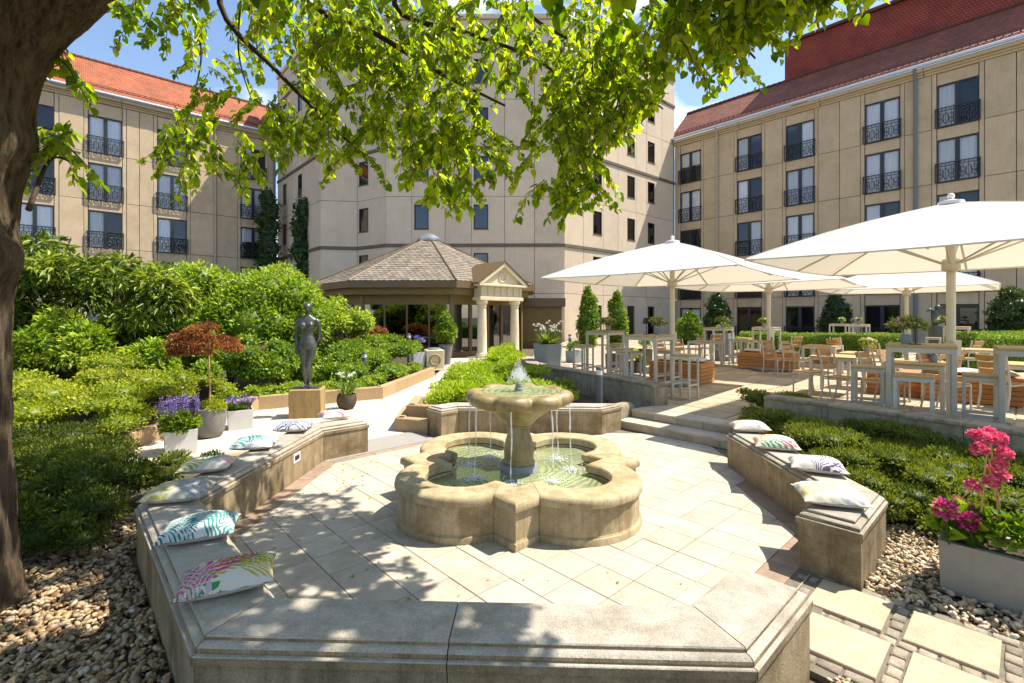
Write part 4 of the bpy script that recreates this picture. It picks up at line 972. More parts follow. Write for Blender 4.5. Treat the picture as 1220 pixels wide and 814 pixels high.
for c, r, m in (((-6.7,9.6,.62),(1.0,.7,.55),9),((-7.9,8.6,.75),(1.0,.8,.6),9),((-5.7,10.3,.6),(.8,.6,.5),8),((-4.6,11.4,.6),(.8,.6,.5),8),((-5.4,10.2,.75),(.9,.6,.6),9),((-6.4,9.0,.6),(.8,.7,.55),8),((-7.2,10.2,.9),(1.2,.8,.8),10),((-5.0,10.6,.5),(.6,.5,.4),6),((-9.2,8.8,.8),(1.2,.8,.7),9),((-3.9,11.0,.4),(.7,.4,.3),6)): cl += clumpify(c, r, m, (.25,.42))
plant('laurel_hedge', 'low dark glossy laurel growing under the maple and statue', 'shrub', (-6.4,9.9,.1), cl, 26000, .082, .042, M['l_box'], tone=.75, up=.2)
cl = []
for c, r, m in (((-6.3,7.4,.45),(1.2,1.0,.52),12),((-5.75,6.2,.38),(.75,.9,.42),9),((-7.2,6.6,.5),(1.1,1.0,.5),10),((-5.7,8.6,.4),(.6,.8,.36),6),((-7.4,8.0,.75),(1.2,.9,.55),10),((-6.0,7.9,.6),(.7,.6,.45),8)): cl += clumpify(c, r, m, (.2,.4))
plant('golden_spirea', 'golden green spirea mound behind the dark juniper', 'shrub', (-6.3,7,.1), cl, 32000, .046, .025, M['l_gold'], tone=.42, up=.35, shell=.3, jit=.9)
cl = []
for c, r, m in (((-4.35,4.85,.22),(.75,.7,.30),9),((-3.75,4.35,.20),(.6,.5,.26),8),((-3.55,3.85,.14),(.5,.35,.17),6),((-4.3,3.9,.22),(.6,.5,.26),8),((-5.0,4.4,.3),(.8,.7,.33),8),((-5.3,5.2,.3),(.7,.6,.3),7),((-3.55,5.1,.16),(.42,.5,.2),6)): cl += clumpify(c, r, m, (.25,.5))
plant('spreading_juniper', 'dark spreading juniper in the tree shade behind the long bench', 'shrub', (-4.3,4.5,.0), cl, 60000, .038, .011, M['l_juni'], tone=.5, out=1.0, up=.15, jit=.5, shell=.28)
cl = []
for c, r, m in (((-3.6,12.2,.42),(.75,1.0,.36),8),((-4.5,12.9,.62),(.9,1.0,.45),9),((-3.3,13.7,.62),(.7,1.1,.42),9),((-4.0,14.8,.8),(1.0,1.1,.45),9),((-4.6,11.7,.35),(.7,.6,.3),6)): cl += clumpify(c, r, m, (.3,.5))
plant('low_hedge_mound', 'rounded bright green hedge mound with bollard light beside the path', 'shrub', (-3.9,13.2,.1), cl, 17000, .075, .04, M['l_box'], tone=.85, up=.35)
cl = clumpify((-5.05,17.5,1.0), (.75,.6,.42), 12)
plant('red_maple_bush', 'small orange red maple bush against the pavilion glass', 'shrub', (-5.05,17.5,.1), cl, 3500, .10, .05, M['l_maple'], tone=.6, stems=stems_from((-5.05,17.5,.05), [(-5.2,17.5,1),(-4.9,17.5,1)], .03))
cl = []
for k in range(16):
    u = k/15; a = Vector((-5.15, 9.0)).lerp(Vector((-3.05, 10.75)), u*1.6) if u < .62 else Vector((-3.05, 10.75)).lerp(Vector((-2.65, 14.2)), (u-.62)/.38)
    cl += clumpify((a.x-.25, a.y+.32, .24), (.34, .34, .17), 5, (.35, .55))
plant('ground_cover', 'low yellow green ground cover spilling along the kerb behind the statue', 'shrub', (-3.4,11,.12), cl, 9000, .055, .028, M['l_bright'], tone=.7, up=.4, shell=.3)
cl = clumpify((-7.9,8.5,1.05), (.95,.75,.75), 16, (.2,.38))+clumpify((-6.6,8.75,.85), (.75,.6,.5), 10, (.2,.38))+clumpify((-9.0,8.1,.9), (.8,.6,.7), 9, (.2,.38))
plant('loose_shrub', 'loose fresh green shrub with pointed leaves between rhododendron and golden spirea', 'shrub', (-7.6,8.5,.12), cl, 9000, .10, .045, M['l_bright'], core=False, tone=.6, tmpl='lance', up=.15, out=.9, jit=.9, shell=.38, stems=stems_from((-7.7,8.5,.1), [(-8.3,8.4,1.3),(-7.6,8.5,1.5),(-7.0,8.6,1.1),(-8.8,8.2,1.1)], .02))
# ---- bright bed in the middle
cl = []
for c, r, m in (((-.75,8.7,.34),(.75,.65,.28),9),((-.9,9.9,.40),(.65,.9,.30),9),((.35,9.1,.32),(.75,.7,.26),8),((-.75,11.4,.42),(.7,1.0,.32),9),((.3,10.8,.42),(.7,1.0,.30),8),((-.5,13.2,.42),(.7,1.1,.32),8),((-.25,15.2,.42),(.65,1.2,.32),8),((-.2,17.2,.45),(.6,1.2,.35),7)): cl += clumpify(c, r, m, (.3,.5))
plant('lime_cotoneaster', 'lime green ground cover shrub behind the fountain along the path', 'shrub', (-.4,11,.14), cl, 26000, .062, .024, M['l_lime'], tone=.62, up=.55, out=.9)
cl = clumpify((.95,9.7,.30), (.28,.3,.16), 5)
plant('hosta', 'small leafy plant in front of the retaining wall by the bollard', 'plant', (.95,9.7,.14), cl, 500, .11, .04, M['l_grass'], tone=.6, tmpl='lance', core=False)
# ---- juniper bed on the right
cl = []
for c, r, m in (((3.75,5.6,.30),(.65,.75,.24),9),((3.55,4.7,.28),(.45,.6,.22),8),((4.6,5.5,.32),(.75,.8,.26),9),((4.0,6.7,.34),(.6,.7,.26),8),((4.4,7.6,.36),(.5,.7,.26),7),((5.3,5.3,.32),(.6,.7,.26),8),((4.5,4.6,.28),(.6,.5,.22),8),((5.9,4.8,.3),(.5,.5,.25),6),((5.2,4.4,.28),(.6,.4,.22),7),((3.45,6.3,.30),(.4,.6,.24),6),((3.9,8.0,.36),(.35,.4,.22),5),((4.95,6.4,.34),(.5,.7,.26),7),((3.4,4.1,.18),(.3,.3,.14),4),((4.2,4.05,.2),(.4,.25,.14),5)): cl += clumpify(c, r, m, (.22,.42))
cl += clumpify((3.15,4.35,.10), (.3,.35,.16), 6, (.3,.5))+clumpify((3.7,4.05,.10), (.5,.3,.16), 8, (.3,.45))+clumpify((4.6,4.0,.12), (.6,.3,.18), 8, (.3,.45))+clumpify((3.9,5.2,.22), (.9,1.3,.22), 22, (.2,.35))+clumpify((4.9,5.2,.24), (1.0,1.1,.24), 20, (.2,.35))+clumpify((4.2,6.9,.26), (.7,1.1,.24), 14, (.22,.36))+clumpify((3.6,4.5,.16), (.5,.5,.2), 10, (.25,.4))
plant('juniper_groundcover', 'olive green juniper bed between the short bench and the terrace wall', 'shrub', (4.4,5.5,.05), cl, 95000, .040, .013, M['l_juni'], tone=.78, out=.9, up=.35, jit=.6, shell=.24)
# ---- ivy columns on the tower
def ivy(px, y0, y1, d, w_, label):
    x = PX(px, d); z0, z1 = .1, ZP(y0, d); cl = []; z = z0
    while z < z1: cl.append((np.array((x+random.uniform(-.2, .2)*w_, d, z)), np.array((w_*random.uniform(.45, .65)*(1.25-.6*z/z1), .28, .6)))); z += .45
    plant('ivy_column', label, 'ivy', (x, d, 0), cl, 3000, .22, .16, M['l_ivy'], tone=.5, up=.1, corescale=.85)
ivy(322, 232, 350, 36.6, 1.75, 'dark ivy column climbing in the corner beside the left wing')
ivy(360, 243, 350, 34.0, 1.55, 'ivy column with two tips climbing the tower left of the pavilion')
# ---- clipped evergreens by the buildings
def conebush(px, d, y0, y1, wpx, label, mat='l_box', tone=.6, round_=False, grp=None):
    x = PX(px, d); z1 = ZP(y0, d); zb = TZ; w_ = wpx/F*d/2; cl = []; k = 7
    for i in range(k):
        u = i/(k-1); f = math.sqrt(max(.05, 1-(abs(u-.38)/.66)**2.2)) if not round_ else math.sqrt(max(.15, 1-(abs(u-.45)/.62)**2))
        for q in range(3): a = random.uniform(0, 6.28); cl.append((np.array((x+math.cos(a)*w_*.25*f, d+math.sin(a)*w_*.25*f, zb+.15+(z1-zb-.3)*u)), np.array((w_*.78*f, w_*.78*f, (z1-zb)/k*.95))))
    plant('clipped_bush', label, 'bush', (x, d, zb), cl, 5000, .13, .075, M[mat], tone=tone, corescale=.82)
conebush(700, 25, 347, 394, 27, 'egg shaped clipped evergreen by the sunlit tower wall, the lighter of two')
conebush(735, 26.5, 352, 392, 25, 'egg shaped clipped evergreen by the shaded tower corner')
conebush(854, 29, 354, 390, 32, 'dark round evergreen between the downpipe and balcony windows', 'l_dark', .5, True)
conebush(995, 27, 356, 392, 38, 'dark round evergreen behind the empty bar tables', 'l_dark', .5, True)
conebush(1205, 20, 349, 400, 50, 'big dark evergreen at the end of the box hedges', 'l_dark', .6, True)
conebush(822, 27, 374, 388, 30, 'low leafy shrub at the foot of the right wing corner', 'l_box', .5, True)
def hedge(pxa, pxb, d, ytop, h, dep, label, mat='l_box', tone=.75, rz=0.0):
    x0, x1 = PX(pxa, d), PX(pxb, d); z1 = ZP(ytop, d); n = 3000; L_ = x1-x0; root = empty('box_hedge', ((x0+x1)/2, d, TZ), 0, label, 'hedge')
    hw = L_/2; 
    core = MB().box(-hw+.06, hw-.06, -dep/2+.06, dep/2-.06, 0, z1-TZ-.06).mesh('inner_foliage', M[mat]); a = core.attributes.new('rnd', 'FLOAT', 'POINT'); a.data.foreach_set('value', [.3]*len(core.vertices)); link('inner_foliage', core, root)
    n = int(900*(L_*dep+2*L_*(z1-TZ)+1)); n = min(n, 14000)
    p = RNG.uniform(-1, 1, (n, 3)); f = RNG.integers(0, 5, n); p[f < 2, 2] = 1; p[(f == 2) | (f == 3), 1] = -1; p[(f == 4), 0] = np.sign(p[f == 4, 0])
    nr = np.zeros((n, 3)); nr[f < 2, 2] = 1; nr[(f == 2) | (f == 3), 1] = -1; nr[f == 4, 0] = np.sign(p[f == 4, 0])
    pos = np.stack([p[:, 0]*hw, p[:, 1]*dep/2, (p[:, 2]+1)/2*(z1-TZ)], 1)+nr*RNG.normal(0, .025, (n, 1))
    ax = nr*.7+RNG.normal(0, .5, (n, 3)); sz = RNG.uniform(.035, .07, n)
    link('foliage', leaves_mesh('foliage', pos, ax, nr+RNG.normal(0, .4, (n, 3)), sz, sz*.6, M[mat], rnd=np.clip(tone+RNG.normal(0, .2, n), 0, 1)), root)
hedge(935, 1018, 19.5, 399, .6, 1.0, 'clipped box hedge behind the chairs near the second parasol')
hedge(978, 1022, 16.8, 402, .6, .8, 'short clipped box hedge in front of the empty bar tables')
hedge(1030, 1068, 18.5, 399, .6, .8, 'short box hedge left of the far parasol pole')
hedge(1140, 1260, 14.0, 401, .6, .8, 'long clipped box hedge beyond the wooden bench with cushions')
hedge(1150, 1300, 17.5, 397, .6, .8, 'rear long box hedge in front of the big dark evergreen')
hedge(885, 935, 20.5, 397, .6, .7, 'low box hedge behind the second wooden bench')
def ballbush(px, d, z, r, label, mat='l_box', tone=.8, n=1500):
    x = PX(px, d); plant('box_ball', label, 'bush', (x, d, z), clumpify((x, d, z+r*.8), (r*.85, r*.85, r*.8), 10, (.4,.6)), n, .07, .04, M[mat], tone=tone)
ballbush(883, 18.5, TZ, .45, 'yellow green box ball behind the white flower planter')
ballbush(962, 16.5, TZ, .40, 'box ball clipped against the hedge end')

# ================================================================ the linden tree
from mathutils import noise as mnoise
tr = empty('linden_tree', (-3.46, 2.92, -.05), 0, 'old linden tree with dark bark leaning over the plaza', 'tree')
mi = Matrix.Translation(-Vector(tr.location))
def bark_tube(pts, rad, n=28, amp=.05, seed=0, sub=10):
    P_, R_ = [], []
    for i in range(len(pts)-1):
        for k in range(sub):
            u = k/sub; p0 = Vector(pts[max(i-1, 0)]); p1 = Vector(pts[i]); p2 = Vector(pts[i+1]); p3 = Vector(pts[min(i+2, len(pts)-1)])
            P_.append(.5*((2*p1)+(p2-p0)*u+(2*p0-5*p1+4*p2-p3)*u*u+(3*p1-p0-3*p2+p3)*u**3)); R_.append(rad[i]*(1-u)+rad[i+1]*u)
    P_.append(Vector(pts[-1])); R_.append(rad[-1]); rr = []
    for i, (p, r_) in enumerate(zip(P_, R_)):
        t = (P_[min(i+1, len(P_)-1)]-P_[max(i-1, 0)]).normalized(); a = Vector((0, 1, 0)).cross(t).normalized(); b = t.cross(a); ring = []
        for k in range(n):
            an = 2*math.pi*k/n
            e = 1+amp*(math.sin(5*an+3.5*p.z+seed)*.6+math.sin(9*an-2.1*p.z+seed*2)*.5+math.sin(3*an+1.2*p.z)*.5)
            if seed == 1:
                q3 = Vector((math.cos(an)*r_, math.sin(an)*r_, 0)); zz = p.z
                f1 = mnoise.noise(Vector((q3.x*17, q3.y*17, zz*2.2))); f2 = mnoise.noise(Vector((q3.x*38+5, q3.y*38, zz*5.0)))
                e += .085*(.35-abs(f1)*1.3)+.035*(.35-abs(f2)*1.3)
            for (ki, ka, kr, kw) in KNOTS.get(seed, ()):
                da = (an-ka+math.pi) % (2*math.pi)-math.pi; e += kr*math.exp(-((i-ki)/kw[0])**2-(da/kw[1])**2)
            ring.append(p+(a*math.cos(an)+b*math.sin(an))*r_*e)
        rr.append(ring)
    return MB().rings(rr)
KNOTS = {1: [(152, .0, .42, (10, .5)), (208, .1, .30, (16, .55)), (212, 1.2, .2, (16, .5))]}
tpts = [(-3.48, 2.95, -.1), (-3.45, 2.93, .3), (-3.42, 2.92, .9), (-3.40, 2.92, 1.6), (-3.36, 2.92, 2.3), (-3.33, 2.93, 2.8), (-3.26, 2.94, 3.2), (-3.10, 2.96, 3.6), (-2.78, 3.05, 3.98)]
trad = [.40, .315, .275, .27, .265, .265, .27, .26, .23]
bark_tube(tpts, trad, 150, .035, 1, 40).build('trunk', M['bark'], tr, smooth=180).matrix_parent_inverse = mi
def limb(pts, r0, r1, name='limb', n=10, mat='bark'):
    P_ = [Vector(p) for p in pts]; rad = [r0+(r1-r0)*i/(len(P_)-1) for i in range(len(P_))]
    o = bark_tube(P_, rad, n, .04, 0, 5).build(name, M[mat], tr, smooth=180); o.matrix_parent_inverse = mi
def at(px, py, d): return Vector((PX(px, d), d, ZP(py, d)))
limb([(-2.93, 3.0, 3.82), (-2.2, 3.2, 4.3), (-1.6, 3.6, 4.9), (-.7, 4.1, 5.4), (.3, 4.6, 5.7)], .19, .06)
limb([(-2.75, 3.03, 3.95), (-2.6, 3.5, 4.7), (-2.4, 4.3, 5.6), (-2.2, 5.2, 6.3)], .17, .06)
limb([(-3.15, 2.95, 3.4), (-3.3, 2.7, 4.1), (-3.8, 2.6, 4.8), (-4.4, 2.9, 5.5)], .19, .06)
limb([(-2.7, 3.05, 3.98), (-1.7, 2.8, 4.5), (-.6, 2.7, 4.9), (.6, 2.8, 5.1), (1.6, 2.9, 5.0)], .12, .03)
# thinner branches that hang into view
limb([(-2.35, 4.2, 5.35), at(262, 5, 4.3), at(330, 85, 4.4), at(385, 140, 4.4), at(425, 178, 4.4)], .032, .008, 'branch', 8, 'twig')
limb([(-1.6, 3.6, 4.9), at(372, 2, 4.2), at(450, 42, 4.2), at(520, 85, 4.3), at(602, 126, 4.4)], .036, .012, 'branch', 8, 'twig')
limb([(-.7, 4.1, 5.4), at(470, 5, 4.3), at(560, 40, 4.3), at(640, 72, 4.4), at(705, 125, 4.4)], .03, .008, 'branch', 8, 'twig')
limb([(.3, 4.6, 5.7), at(620, 0, 4.4), at(700, 60, 4.4), at(790, 130, 4.4)], .028, .007, 'branch', 8, 'twig')
limb([(.6, 2.8, 5.1), at(770, -30, 3.3), at(850, 20, 3.2), at(900, 70, 3.2)], .024, .006, 'branch', 8, 'twig')
limb([(1.6, 2.9, 5.0), at(940, -30, 3.0), at(1000, 0, 2.9)], .02, .006, 'branch', 8, 'twig')
limb([(-2.3, 4.6, 5.8), at(230, -20, 4.9), at(240, 60, 4.9), at(232, 110, 4.9)], .018, .005, 'branch', 8, 'twig')
limb([at(290, -30, 4.6), at(284, 60, 4.6), at(300, 120, 4.6)], .012, .004, 'branch', 8, 'twig')
limb([(-2.95, 2.95, 2.45), at(60, 190, 3.2), at(88, 195, 3.3)], .016, .005, 'branch', 8, 'twig')
LIT = [(1.4, -.05), (2.4, -.12), (3.0, -.35), (3.6, -.75), (4.2, -1.0), (4.7, -1.25), (5.3, -1.75), (5.9, -2.25), (6.3, -3.2), (6.6, -8)]
def shade_ok(x, y, z):
    """the sunlit part of the plaza in the photograph has no leaf between it and the sun"""
    sx, sy = x-HX*z, y-HYS*z
    if sy < 1.4: return True
    if sy > 6.6: return sx < -8
    for (ya, xa), (yb, xb) in zip(LIT, LIT[1:]):
        if ya <= sy <= yb: return sx < xa+(xb-xa)*(sy-ya)/(yb-ya)
    return True
POS, AX, NR, SZ, BP, BA, BN = [], [], [], [], [], [], []
TW = MB()
def spray_at(p, length, heading, nleaf=16, ls=.069):
    """a drooping twig with alternate heart leaves and hanging bracts"""
    d = Vector(heading).normalized(); q = Vector(p); pts = [q.copy()]; st = 6
    for i in range(st):
        d = (d+Vector((random.gauss(0, .12), random.gauss(0, .12), -.20))).normalized(); q = q+d*(length/st); pts.append(q.copy())
    ok = shade_ok(*pts[0]) and shade_ok(*pts[-1]) and shade_ok(*pts[3])
    if not ok: return False
    TW.tube(pts, [.0045-.0005*i for i in range(st+1)], 4)
    for k in range(nleaf):
        u = (k+.5)/nleaf*st; i = min(int(u), st-1); b = pts[i].lerp(pts[i+1], u-i); t = (pts[i+1]-pts[i]).normalized(); sd = t.cross(Vector((0, 0, 1))); sd = sd.normalized() if sd.length > .05 else Vector((1, 0, 0))
        s = 1 if k % 2 else -1; ax = (sd*s*.75+t*.45+Vector((random.gauss(0, .3), random.gauss(0, .3), -.55+random.gauss(0, .25)))); 
        POS.append(b+ax.normalized()*.022); AX.append(ax); NR.append(Vector((random.gauss(0, .45), random.gauss(0, .45), 1))); SZ.append(ls*random.uniform(.6, 1.25))
        if random.random() < .45:
            for _ in range(random.choice((1, 2))):
                a2 = Vector((random.gauss(0, .4), random.gauss(0, .4), -1)); BP.append(b+a2.normalized()*.01); BA.append(a2); BN.append(Vector((random.gauss(0, 1), random.gauss(0, 1), .1)))
    return True
# clumps where the photograph shows foliage: (px, py, rx, ry, count, dmin, dmax)
BL = [(600,35,270,60,120,3.5,5.6),(620,95,190,55,75,3.6,5.4),(470,70,110,60,55,3.7,5.4),(400,40,60,40,16,3.8,5.2),(300,165,100,45,34,3.8,5.0),(245,205,50,28,14,4.0,5.0),(355,120,50,45,12,4,5),(430,170,45,55,26,3.8,5),(540,200,65,45,46,3.7,5),(520,160,60,40,34,3.7,5),
      (690,170,55,70,52,3.7,4.8),(680,235,35,20,14,3.7,4.5),(760,95,80,60,55,3.5,4.8),(845,40,80,50,50,2.9,3.9),(965,-6,90,18,26,2.55,3.2),(900,8,70,28,20,2.7,3.4),(180,15,55,30,22,3.9,4.8),(70,190,30,18,8,3.1,3.5),(75,100,18,22,4,3.1,3.4),(20,15,25,20,5,3.4,3.8),(245,75,22,60,9,4.7,5.2),(300,60,30,60,8,4.5,5),(330,15,60,30,12,4,5),(720,140,60,60,30,3.6,4.6)]
random.seed(21)
for (px, py, rx, ry, cnt, d0, d1) in BL:
    done = 0; tries = 0
    while done < cnt and tries < cnt*6:
        tries += 1; a = random.uniform(0, 6.283); r_ = math.sqrt(random.random())
        x, y = px+rx*r_*math.cos(a), py+ry*r_*math.sin(a); d = random.uniform(d0, d1); p = at(x, y-.19*F/d, d)
        h = random.uniform(0, 6.283)
        if spray_at(p, random.uniform(.22, .48), (math.cos(h), math.sin(h)*.7, -.35), random.randint(13, 21)): done += 1
# the crown overhead, out of frame: it shades the trunk, the gravel and the near bench
done = 0
while done < 1500:
    x, y, z = random.uniform(-5.2, 3.6), random.uniform(.2, 3.3), random.uniform(4.0, 6.6)
    py = HY-(z-H)*F/y
    if py > -35: continue
    h = random.uniform(0, 6.283); done += 1
    spray_at((x, y, z), random.uniform(.35, .6), (math.cos(h), math.sin(h), -.2), 17, .115)
v3 = lambda a: np.array([tuple(q) for q in a])
SZ = np.array(SZ)
o = link('crown', leaves_mesh('crown', v3(POS), v3(AX), v3(NR), SZ, SZ*.86, M['l_tree'], 'heart'), tr); o.matrix_parent_inverse = mi
bs = RNG.uniform(.045, .075, len(BP)); o = link('bracts', leaves_mesh('bracts', v3(BP), v3(BA), v3(BN), bs, bs*.24, M['l_bract'], 'lance'), tr); o.matrix_parent_inverse = mi
o = TW.build('twigs', M['twig'], tr); o.matrix_parent_inverse = mi

# a few fallen bracts and leaves on the paving and the bench
fl = []
rf = random.Random(9)
while len(fl) < 150:
    x, y = rf.uniform(-2.3, 1.2), rf.uniform(2.6, 6.4)
    u_, v_ = W2L(x, y)
    if math.hypot(u_, v_) < fount_R(math.atan2(v_, u_), .06) or any(Vector((u_, v_)).dot(seg(k)[0]) > APS[k]-.03 for k in range(8)): continue
    if rf.random() < max(.12, .9-(x+2.3)*.35): fl.append((x, y, .004))
n = len(fl); aa = RNG.uniform(0, 6.283, n); sz = RNG.uniform(.018, .042, n)
o = link('fallen_leaves', leaves_mesh('fallen_leaves', np.array(fl), np.stack([np.cos(aa), np.sin(aa), RNG.uniform(0, .2, n)], 1), np.tile((0, 0, 1.0), (n, 1)), sz, sz*.5, M['l_bract'], 'lance')); tag(o, 'scattered dry linden bracts on the paving', 'leaves', kind='stuff')
# ================================================================ stepping-slab path, cobbles, gravel
sp_root = MB().prism(ccw([L2W(*grid2loc(a, b)) for a, b in ((-.56, -2.40), (.56, -2.40), (.56, -6.5), (-.56, -6.5))]), -.055, -.022).build('slab_path', M['mortar']); tag(sp_root, kind='structure')
SL = .392; PITCH = .478
def gp(a, b): return L2W(*grid2loc(a, b))
random.seed(5)
for ia, a in enumerate((.255, -.222)):
    for ib in range(-1, 8):
        b = -2.745-ib*PITCH-(.0 if ia == 0 else .06); s = SL
        b1 = b+s/2; b0 = b-s/2
        if ib == -1: b1 = min(b1, -2.475); 
        q = offset_poly(ccw([gp(a-s/2, b0), gp(a+s/2, b0), gp(a+s/2, b1), gp(a-s/2, b1)]), [.002+random.uniform(0, .004) for _ in range(4)])
        rr = [[(*p, z) for p in offset_poly(q, [e]*4)] for e, z in ((0, -.05), (0, -.004), (.004, .0))]
        MB().rings(rr).build('slab', M['slab'], sp_root)
cob_v = []
def cobble(a, b, la, lb):
    q = [(a-la/2, b-lb/2), (a+la/2, b-lb/2), (a+la/2, b+lb/2), (a-la/2, b+lb/2)]
    q = ccw([gp(x+random.uniform(-.006, .006), y+random.uniform(-.006, .006)) for x, y in q])
    z = -.008+random.uniform(-.005, .004)
    rr = [[(*p, zz) for p in offset_poly(q, [e]*4)] for e, zz in ((.003, -.05), (.003, z-.012), (.008, z-.003), (.018, z))]
    MB().rings(rr).build('cobble', M['cobble'], sp_root, smooth=50)
def cob_line(a0, b0, a1, b1, wd=.072, ln=.085):
    L_ = math.hypot(a1-a0, b1-b0); n = max(1, int(L_/ln))
    for k in range(n):
        u = (k+.5)/n; a = a0+(a1-a0)*u; b = b0+(b1-b0)*u
        if abs(a1-a0) > abs(b1-b0): cobble(a, b, L_/n-.006, wd)
        else: cobble(a, b, wd, L_/n-.006)
cob_line(-.52, -2.44, .52, -2.44)
cob_line(.0165, -2.50, .0165, -6.2)
cob_line(.497, -2.50, .497, -6.2, .075, .12); cob_line(-.463, -2.50, -.463, -6.2, .075, .12)
for ib in range(0, 8):
    b = -2.745-ib*PITCH+PITCH/2; cob_line(.06, b, .45, b); b -= .06; cob_line(-.42, b, -.03, b)
# a taupe slate edging strip where the pebbles begin
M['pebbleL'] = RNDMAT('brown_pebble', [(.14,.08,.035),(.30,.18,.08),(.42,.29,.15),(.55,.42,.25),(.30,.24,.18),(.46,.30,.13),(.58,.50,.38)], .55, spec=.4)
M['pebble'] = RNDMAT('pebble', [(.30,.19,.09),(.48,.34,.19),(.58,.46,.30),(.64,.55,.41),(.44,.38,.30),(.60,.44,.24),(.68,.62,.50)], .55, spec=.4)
def pebbles(poly, n, z0, label, exclude=None, rmin=.010, rmax=.024, layers=2, mat='pebble'):
    n0 = [(0,0,1),(0,0,-1)]; base = []
    for i in range(3):
        for j in range(7): th = math.pi*(i+1)/4; ph_ = 2*math.pi*(j+.5*(i % 2))/7; base.append((math.sin(th)*math.cos(ph_), math.sin(th)*math.sin(ph_), math.cos(th)))
    T = np.array(n0+base); fc = []
    for j in range(7):
        k = (j+1) % 7; fc.append((0, 2+j, 2+k)); fc.append((1, 16+k, 16+j))
        for i in (0, 1):
            a, b, c, d = 2+7*i+j, 2+7*i+k, 2+7*(i+1)+j, 2+7*(i+1)+k
            fc += [(a, c, b), (b, c, d)] if i == 0 else [(a, c, d), (a, d, b)]
    xs_, ys_ = [p[0] for p in poly], [p[1] for p in poly]; P_ = []
    while len(P_) < n:
        x, y = random.uniform(min(xs_), max(xs_)), random.uniform(min(ys_), max(ys_))
        if inside((x, y), poly) and not (exclude and exclude(x, y)): P_.append((x, y, z0+random.uniform(-.012, .012)*layers))
    P_ = np.array(P_); rr = np.clip(RNG.lognormal(math.log(rmin*1.5), .3, n), rmin, rmax); sc3 = np.stack([rr*RNG.uniform(.9, 1.6, n), rr*RNG.uniform(.75, 1.1, n), rr*RNG.uniform(.5, .8, n)], 1)
    an = RNG.uniform(0, 6.283, n); tl = RNG.normal(0, .35, (n, 2)); V = T[None]*(1+RNG.normal(0, .09, (n, len(T), 1)))*sc3[:, None, :]
    c, s = np.cos(an)[:, None], np.sin(an)[:, None]; x = V[:, :, 0]*c-V[:, :, 1]*s; y = V[:, :, 0]*s+V[:, :, 1]*c; z = V[:, :, 2]+x*tl[:, 0:1]+y*tl[:, 1:2]
    V = np.stack([x, y, z], 2)+P_[:, None, :]; k = len(T); lp = np.array(fc); loops = (np.arange(n)[:, None, None]*k+lp[None]).ravel(); nf = n*len(fc)
    me = bpy.data.meshes.new('pebbles'); me.vertices.add(n*k); me.vertices.foreach_set('co', V.astype(np.float32).ravel()); me.loops.add(len(loops)); me.loops.foreach_set('vertex_index', loops.astype(np.int32)); me.polygons.add(nf)
    me.polygons.foreach_set('loop_start', (np.arange(nf)*3).astype(np.int32)); me.update(calc_edges=True); me.polygons.foreach_set('use_smooth', np.ones(nf, bool))
    a = me.attributes.new('rnd', 'FLOAT', 'POINT'); a.data.foreach_set('value', np.repeat(RNG.random(n), k).astype(np.float32)); me.materials.append(M[mat])
    o = link('pebbles', me); tag(o, label, 'pebbles', kind='stuff'); return o
def loc_ab(x, y): u, v = W2L(x, y); return ((u+v)*r2, (-u+v)*r2)
def ex_right(x, y):
    a, b = loc_ab(x, y)
    if abs(a+.0) < .54 and b < -2.4: return True
    u, v = W2L(x, y); 
    for k in range(8):
        n, t = seg(k); 
        if k in (0, 7) and APS[k]-.05 < Vector((u, v)).dot(n) < APS[k]+BW-.01 and all(Vector((u, v)).dot(seg(m)[0]) < APS[m]+BW-.01 for m in (0, 6, 7)) : return True
    return False
pr = [(2.28, 3.22), (2.75, 3.72), (2.95, 4.25), (3.3, 4.15), (4.2, 3.95), (5.2, 3.9), (5.6, 3.0), (4.6, 1.5), (3.2, 1.95)]
gb = MB().prism(ccw([(p[0], p[1]) for p in pr]), -.058, -.03).build('gravel_ground', M['ground']); tag(gb, kind='structure')
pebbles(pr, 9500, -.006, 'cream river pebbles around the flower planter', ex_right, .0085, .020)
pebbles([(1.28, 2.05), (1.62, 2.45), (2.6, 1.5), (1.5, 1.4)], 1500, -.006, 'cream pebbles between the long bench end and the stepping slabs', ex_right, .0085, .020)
def ex_left(x, y):
    u, v = W2L(x, y); p = Vector((u, v)); return all(p.dot(seg(k)[0]) < APS[k]+BW-.005 for k in (4, 5, 6)) or math.hypot(x+3.45, y-2.95) < .26
pebbles([(-1.3, 1.8), (-1.5, 2.2), (-2.2, 3.0), (-2.85, 3.6), (-3.2, 4.3), (-4.6, 4.0), (-4.6, 2.3), (-3, 1.6)], 13000, -.022, 'brown and cream river pebbles under the linden tree', ex_left, .009, .023, 2, 'pebbleL')

